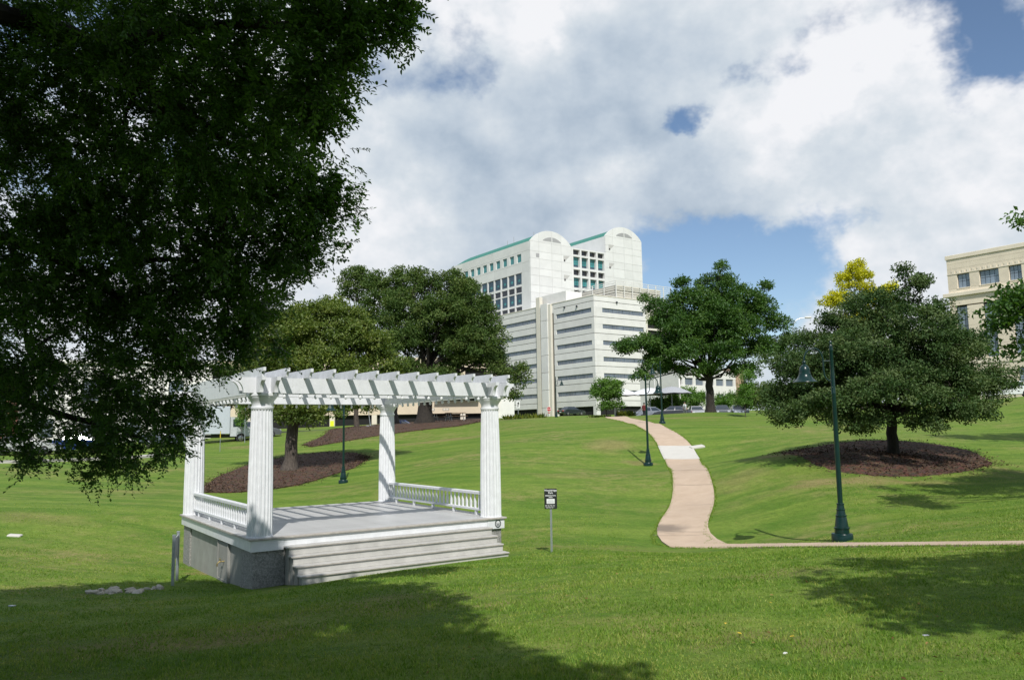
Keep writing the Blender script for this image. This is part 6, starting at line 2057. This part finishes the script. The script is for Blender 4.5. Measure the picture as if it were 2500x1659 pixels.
# ---- two people far off at the street
def person(px, py, Y, h, rz, shirt, legs, skin, hair, label):
    c = at(px, py, Y); zg = gz(c[0], c[1])
    t = thing('person', label, 'person', (c[0], c[1], zg), rz)
    s = h / 1.75
    J = dict(pel=(0, 0, .95), waist=(0, 0, 1.10), chest=(0, 0, 1.35), neck=(0, 0, 1.50), head=(0, .01, 1.62), top=(0, 0, 1.73),
             ls=(.19, 0, 1.42), le=(.25, .02, 1.13), lw=(.24, -.10, .90), lh=(.24, -.14, .82), rs=(-.19, 0, 1.42), re=(-.26, .0, 1.14), rw=(-.25, -.06, .90), rh=(-.25, -.09, .82),
             lhip=(.10, 0, .90), lk=(.11, -.12, .50), la=(.11, -.02, .08), lt=(.12, -.16, .03), rhip=(-.10, 0, .90), rk=(-.11, .06, .50), ra=(-.11, .22, .10), rt=(-.12, .10, .03))
    E_ = [('pel', 'waist'), ('waist', 'chest'), ('chest', 'neck'), ('neck', 'head'), ('head', 'top'), ('chest', 'ls'), ('ls', 'le'), ('le', 'lw'), ('lw', 'lh'), ('chest', 'rs'), ('rs', 're'), ('re', 'rw'), ('rw', 'rh'),
          ('pel', 'lhip'), ('lhip', 'lk'), ('lk', 'la'), ('la', 'lt'), ('pel', 'rhip'), ('rhip', 'rk'), ('rk', 'ra'), ('ra', 'rt')]
    rad = dict(pel=.15, waist=.14, chest=.16, neck=.06, head=.10, top=.075, ls=.075, le=.05, lw=.038, lh=.045, rs=.075, re=.05, rw=.038, rh=.045, lhip=.10, lk=.07, la=.05, lt=.045, rhip=.10, rk=.07, ra=.05, rt=.045)
    keys = list(J)
    me = bpy.data.meshes.new('body')
    me.from_pydata([tuple(v * s for v in J[k]) for k in keys], [(keys.index(a), keys.index(b)) for a, b in E_], [])
    o = bpy.data.objects.new('body', me); COL.objects.link(o)
    m = o.modifiers.new('skin', 'SKIN'); sd = o.modifiers.new('sub', 'SUBSURF'); sd.levels = sd.render_levels = 2
    for i, k in enumerate(keys):
        v = me.skin_vertices[0].data[i]; v.radius = (rad[k] * s, rad[k] * s * (.72 if k in ('pel', 'waist', 'chest') else 1)); v.use_root = (k == 'pel')
    dg = bpy.context.evaluated_depsgraph_get()
    nm = bpy.data.meshes.new_from_object(o.evaluated_get(dg))
    COL.objects.unlink(o); bpy.data.objects.remove(o)
    for mt in (shirt, legs, skin): nm.materials.append(mt)
    for pl_ in nm.polygons:
        z = pl_.center.z / s; x = abs(pl_.center.x) / s
        pl_.material_index = 2 if z > 1.50 or (x > .20 and z < 1.15) else (0 if z > .93 else 1)
        pl_.use_smooth = True
    bo = put('body', nm, t)
    MB().lathe([(.075 * s, 1.63 * s), (.112 * s, 1.68 * s), (.10 * s, 1.75 * s), (.05 * s, 1.79 * s), (.005, 1.80 * s)], 12, c=(0, .015 * s, 0)).build('hair', hair, bo, smooth=True)


_sk = simple('skin', (.42, .26, .18), rough=.6); _hr = simple('dark_hair', (.02, .015, .01), rough=.7)
person(1672, 1000, 88, 1.75, .6, simple('white_shirt', (.72, .73, .74)), simple('pale_trousers', (.55, .50, .45)), _sk, _hr, 'person in white walking past the parked cars')
person(1573, 1003, 88, 1.75, 2.6, simple('dark_red_shirt', (.14, .02, .02)), simple('dark_trousers', (.02, .02, .03)), _sk, _hr, 'person in dark red top left of the upper path lamp')

# ------------------------------------------------------------------ grass blades on the near lawn
def build_grass():
    rng = np.random.default_rng(9)
    n = 430000
    # denser near the viewer
    Y = 3.8 + (30.0 - 3.8) * rng.uniform(0, 1, n) ** 1.7
    X = rng.uniform(-.74, .72, n) * (Y + .6)
    # keep clear of the bandstand, the path and the steps
    c, s = math.cos(BA), math.sin(BA)
    dx, dy = X - BLOC[0], Y - BLOC[1]
    tl, nl_ = c * dx + s * dy, -s * dx + c * dy
    ok = ~((tl > -.25) & (tl < W_ + .25) & (nl_ > -1.35) & (nl_ < D_ + .3))
    cl = np.array([((a[0] + b[0]) / 2, (a[1] + b[1]) / 2) for a, b in zip(_near, _far)])
    for i in range(len(cl) - 1):
        a, b = cl[i], cl[i + 1]; ab = b - a
        t = np.clip(((X - a[0]) * ab[0] + (Y - a[1]) * ab[1]) / (ab @ ab), 0, 1)
        w = .5 * np.linalg.norm(np.array(_far[i]) - np.array(_near[i])) + .02
        ok &= np.hypot(X - a[0] - ab[0] * t, Y - a[1] - ab[1] * t) > min(w, 1.0)
    ok &= ~((Y > 20.2) & (X > 3.2) & (X < 9.5))
    ok &= rng.uniform(0, 1, n) < np.clip((30 - Y) / 9, 0, 1)
    X, Y = X[ok], Y[ok]
    n = len(X)
    P = np.stack([X, Y, ground_z(X, Y) - .004], 1)
    far = np.clip((Y - 4) / 16, 0, 1)
    h = rng.uniform(.016, .046, n) * (1 - .25 * far) * np.clip(1.25 - .6 * np.sin(X * 2.2 + Y) * np.sin(Y * 2.6 - X * .7), .6, 1.6)
    w = (.0035 + .0075 * far) * rng.uniform(.7, 1.3, n)
    A = unit(np.stack([rng.normal(size=n) * .55, rng.normal(size=n) * .55, np.ones(n)], 1))
    S = unit(np.cross(A, rng.normal(size=(n, 3))))
    V = np.stack([P - S * w[:, None], P + S * w[:, None], P + A * h[:, None]], 1).reshape(-1, 3)
    F = np.arange(n * 3).reshape(-1, 3)
    wx = X + .6 * np.sin(Y * 1.7 + X * .6); wy = Y + .6 * np.sin(X * 1.9 - Y * .4)
    patch = .46 + .20 * np.sin(wx * 1.3) * np.sin(wy * 1.1 + 1) + .16 * np.sin(wx * 4.3 + wy * 1.3) * np.sin(wy * 4.9) + .14 * np.sin(wx * 11 + 2 * wy) * np.sin(wy * 13 - wx)
    tint = np.clip(patch + rng.normal(size=n) * .25, 0, 1)
    me = fast_mesh('grass', V, F, 3, L_GRASS, np.repeat(tint, 3))
    tag(put('grass', me), 'short mown grass blades on the near lawn', 'grass', None, 'stuff')


def edge_grass():
    """longer grass that hangs over the edges of the path"""
    rng = np.random.default_rng(10)
    PP = []
    for line in (PL, PR, _near, _far):
        q = np.array(line[:13] if line in (_near, _far) else line, float)
        d = np.concatenate([[0], np.cumsum(np.linalg.norm(np.diff(q, axis=0), axis=1))])
        n = int(d[-1] * 190)
        t = rng.uniform(0, d[-1], n)
        x = np.interp(t, d, q[:, 0]); y = np.interp(t, d, q[:, 1])
        wob = .02 * np.sin(t * 5.1) + .02 * np.sin(t * 13 + 1) + rng.normal(size=n) * .03
        PP.append(np.stack([x + wob, y + rng.normal(size=n) * .04], 1))
    xy = np.concatenate(PP); n = len(xy)
    P = np.column_stack([xy, ground_z(xy[:, 0], xy[:, 1]) + .005])
    far = np.clip((P[:, 1] - 10) / 40, 0, 1)
    h = rng.uniform(.035, .065, n); w = (.006 + .014 * far) * rng.uniform(.7, 1.3, n)
    A = unit(np.stack([rng.normal(size=n) * .6, rng.normal(size=n) * .6, np.ones(n)], 1))
    S = unit(np.cross(A, rng.normal(size=(n, 3))))
    V = np.stack([P - S * w[:, None], P + S * w[:, None], P + A * h[:, None]], 1).reshape(-1, 3)
    me = fast_mesh('edge_grass', V, np.arange(n * 3).reshape(-1, 3), 3, L_GRASS, np.repeat(np.clip(rng.normal(.5, .25, n), 0, 1), 3))
    tag(put('edge_grass', me), 'ragged fringe of grass along the footpath edges', 'grass', None, 'stuff')


L_GRASS = leaf_material('grass_blade', (.085, .175, .015), (.168, .275, .035), (.320, .345, .088), trans=.25, rough=.55, spec=.25)
build_grass()
edge_grass()


# ------------------------------------------------------------------ loose chips over and just beyond the mulch beds
def chips(bed, n, seed):
    rng = np.random.default_rng(seed)
    me = bed.data
    co = np.empty(len(me.vertices) * 3); me.vertices.foreach_get("co", co); co = co.reshape(-1, 3)
    k = rng.integers(0, len(co), n)
    P = co[k] + np.stack([rng.normal(size=n) * .22, rng.normal(size=n) * .22, np.zeros(n)], 1)
    c0 = co.mean(0)
    P[:, :2] = c0[:2] + (P[:, :2] - c0[:2]) * 1.008
    P[:, 2] = ground_z(P[:, 0], P[:, 1]) + rng.uniform(.03, .085, n)
    A = unit(rng.normal(size=(n, 3)) * np.array([1, 1, .3]))
    m2 = leaf_mesh('mulch_chips', P, A, unit(rng.normal(size=(n, 3)) * .5 + np.array([0, 0, 1])), rng.uniform(.05, .14, n), .4, rng.uniform(0, 1, n), M['chip'], 4, .05)
    o = put('mulch_chips', m2, bed); o['kind'] = 'stuff'


M['chip'] = leaf_material('mulch_chip', (.022, .014, .009), (.065, .040, .025), (.15, .10, .065), trans=.0, rough=.9, spec=.1)
for i, o in enumerate([q for q in scene.objects if q.name.startswith('mulch_bed')]):
    chips(o, 9000, 70 + i)


# ------------------------------------------------------------------ a thin litter of dry leaves on the near lawn
def litter():
    rng = np.random.default_rng(88)
    n = 520
    Y = 4.2 + 20 * rng.uniform(0, 1, n) ** 1.3
    X = rng.uniform(-.70, .68, n) * Y
    c, s_ = math.cos(BA), math.sin(BA)
    dx, dy = X - BLOC[0], Y - BLOC[1]
    tl, nl_ = c * dx + s_ * dy, -s_ * dx + c * dy
    ok = ~((tl > -.4) & (tl < W_ + .4) & (nl_ > -1.4) & (nl_ < D_ + .4))
    X, Y = X[ok], Y[ok]; n = len(X)
    P = np.stack([X, Y, ground_z(X, Y) + rng.uniform(.018, .045, n)], 1)
    me = leaf_mesh('leaf_litter', P, unit(rng.normal(size=(n, 3)) * np.array([1, 1, .25])), unit(rng.normal(size=(n, 3)) * .4 + np.array([0, 0, 1])), rng.uniform(.02, .05, n), .5, rng.uniform(0, 1, n), M['litter'], 6, .1)
    tag(put('leaf_litter', me), 'sparse dry leaf litter scattered over the near lawn', 'leaf litter', None, 'stuff')


M['litter'] = leaf_material('dry_leaf', (.07, .04, .018), (.17, .10, .04), (.34, .25, .09), trans=.1, rough=.8, spec=.1)
litter()
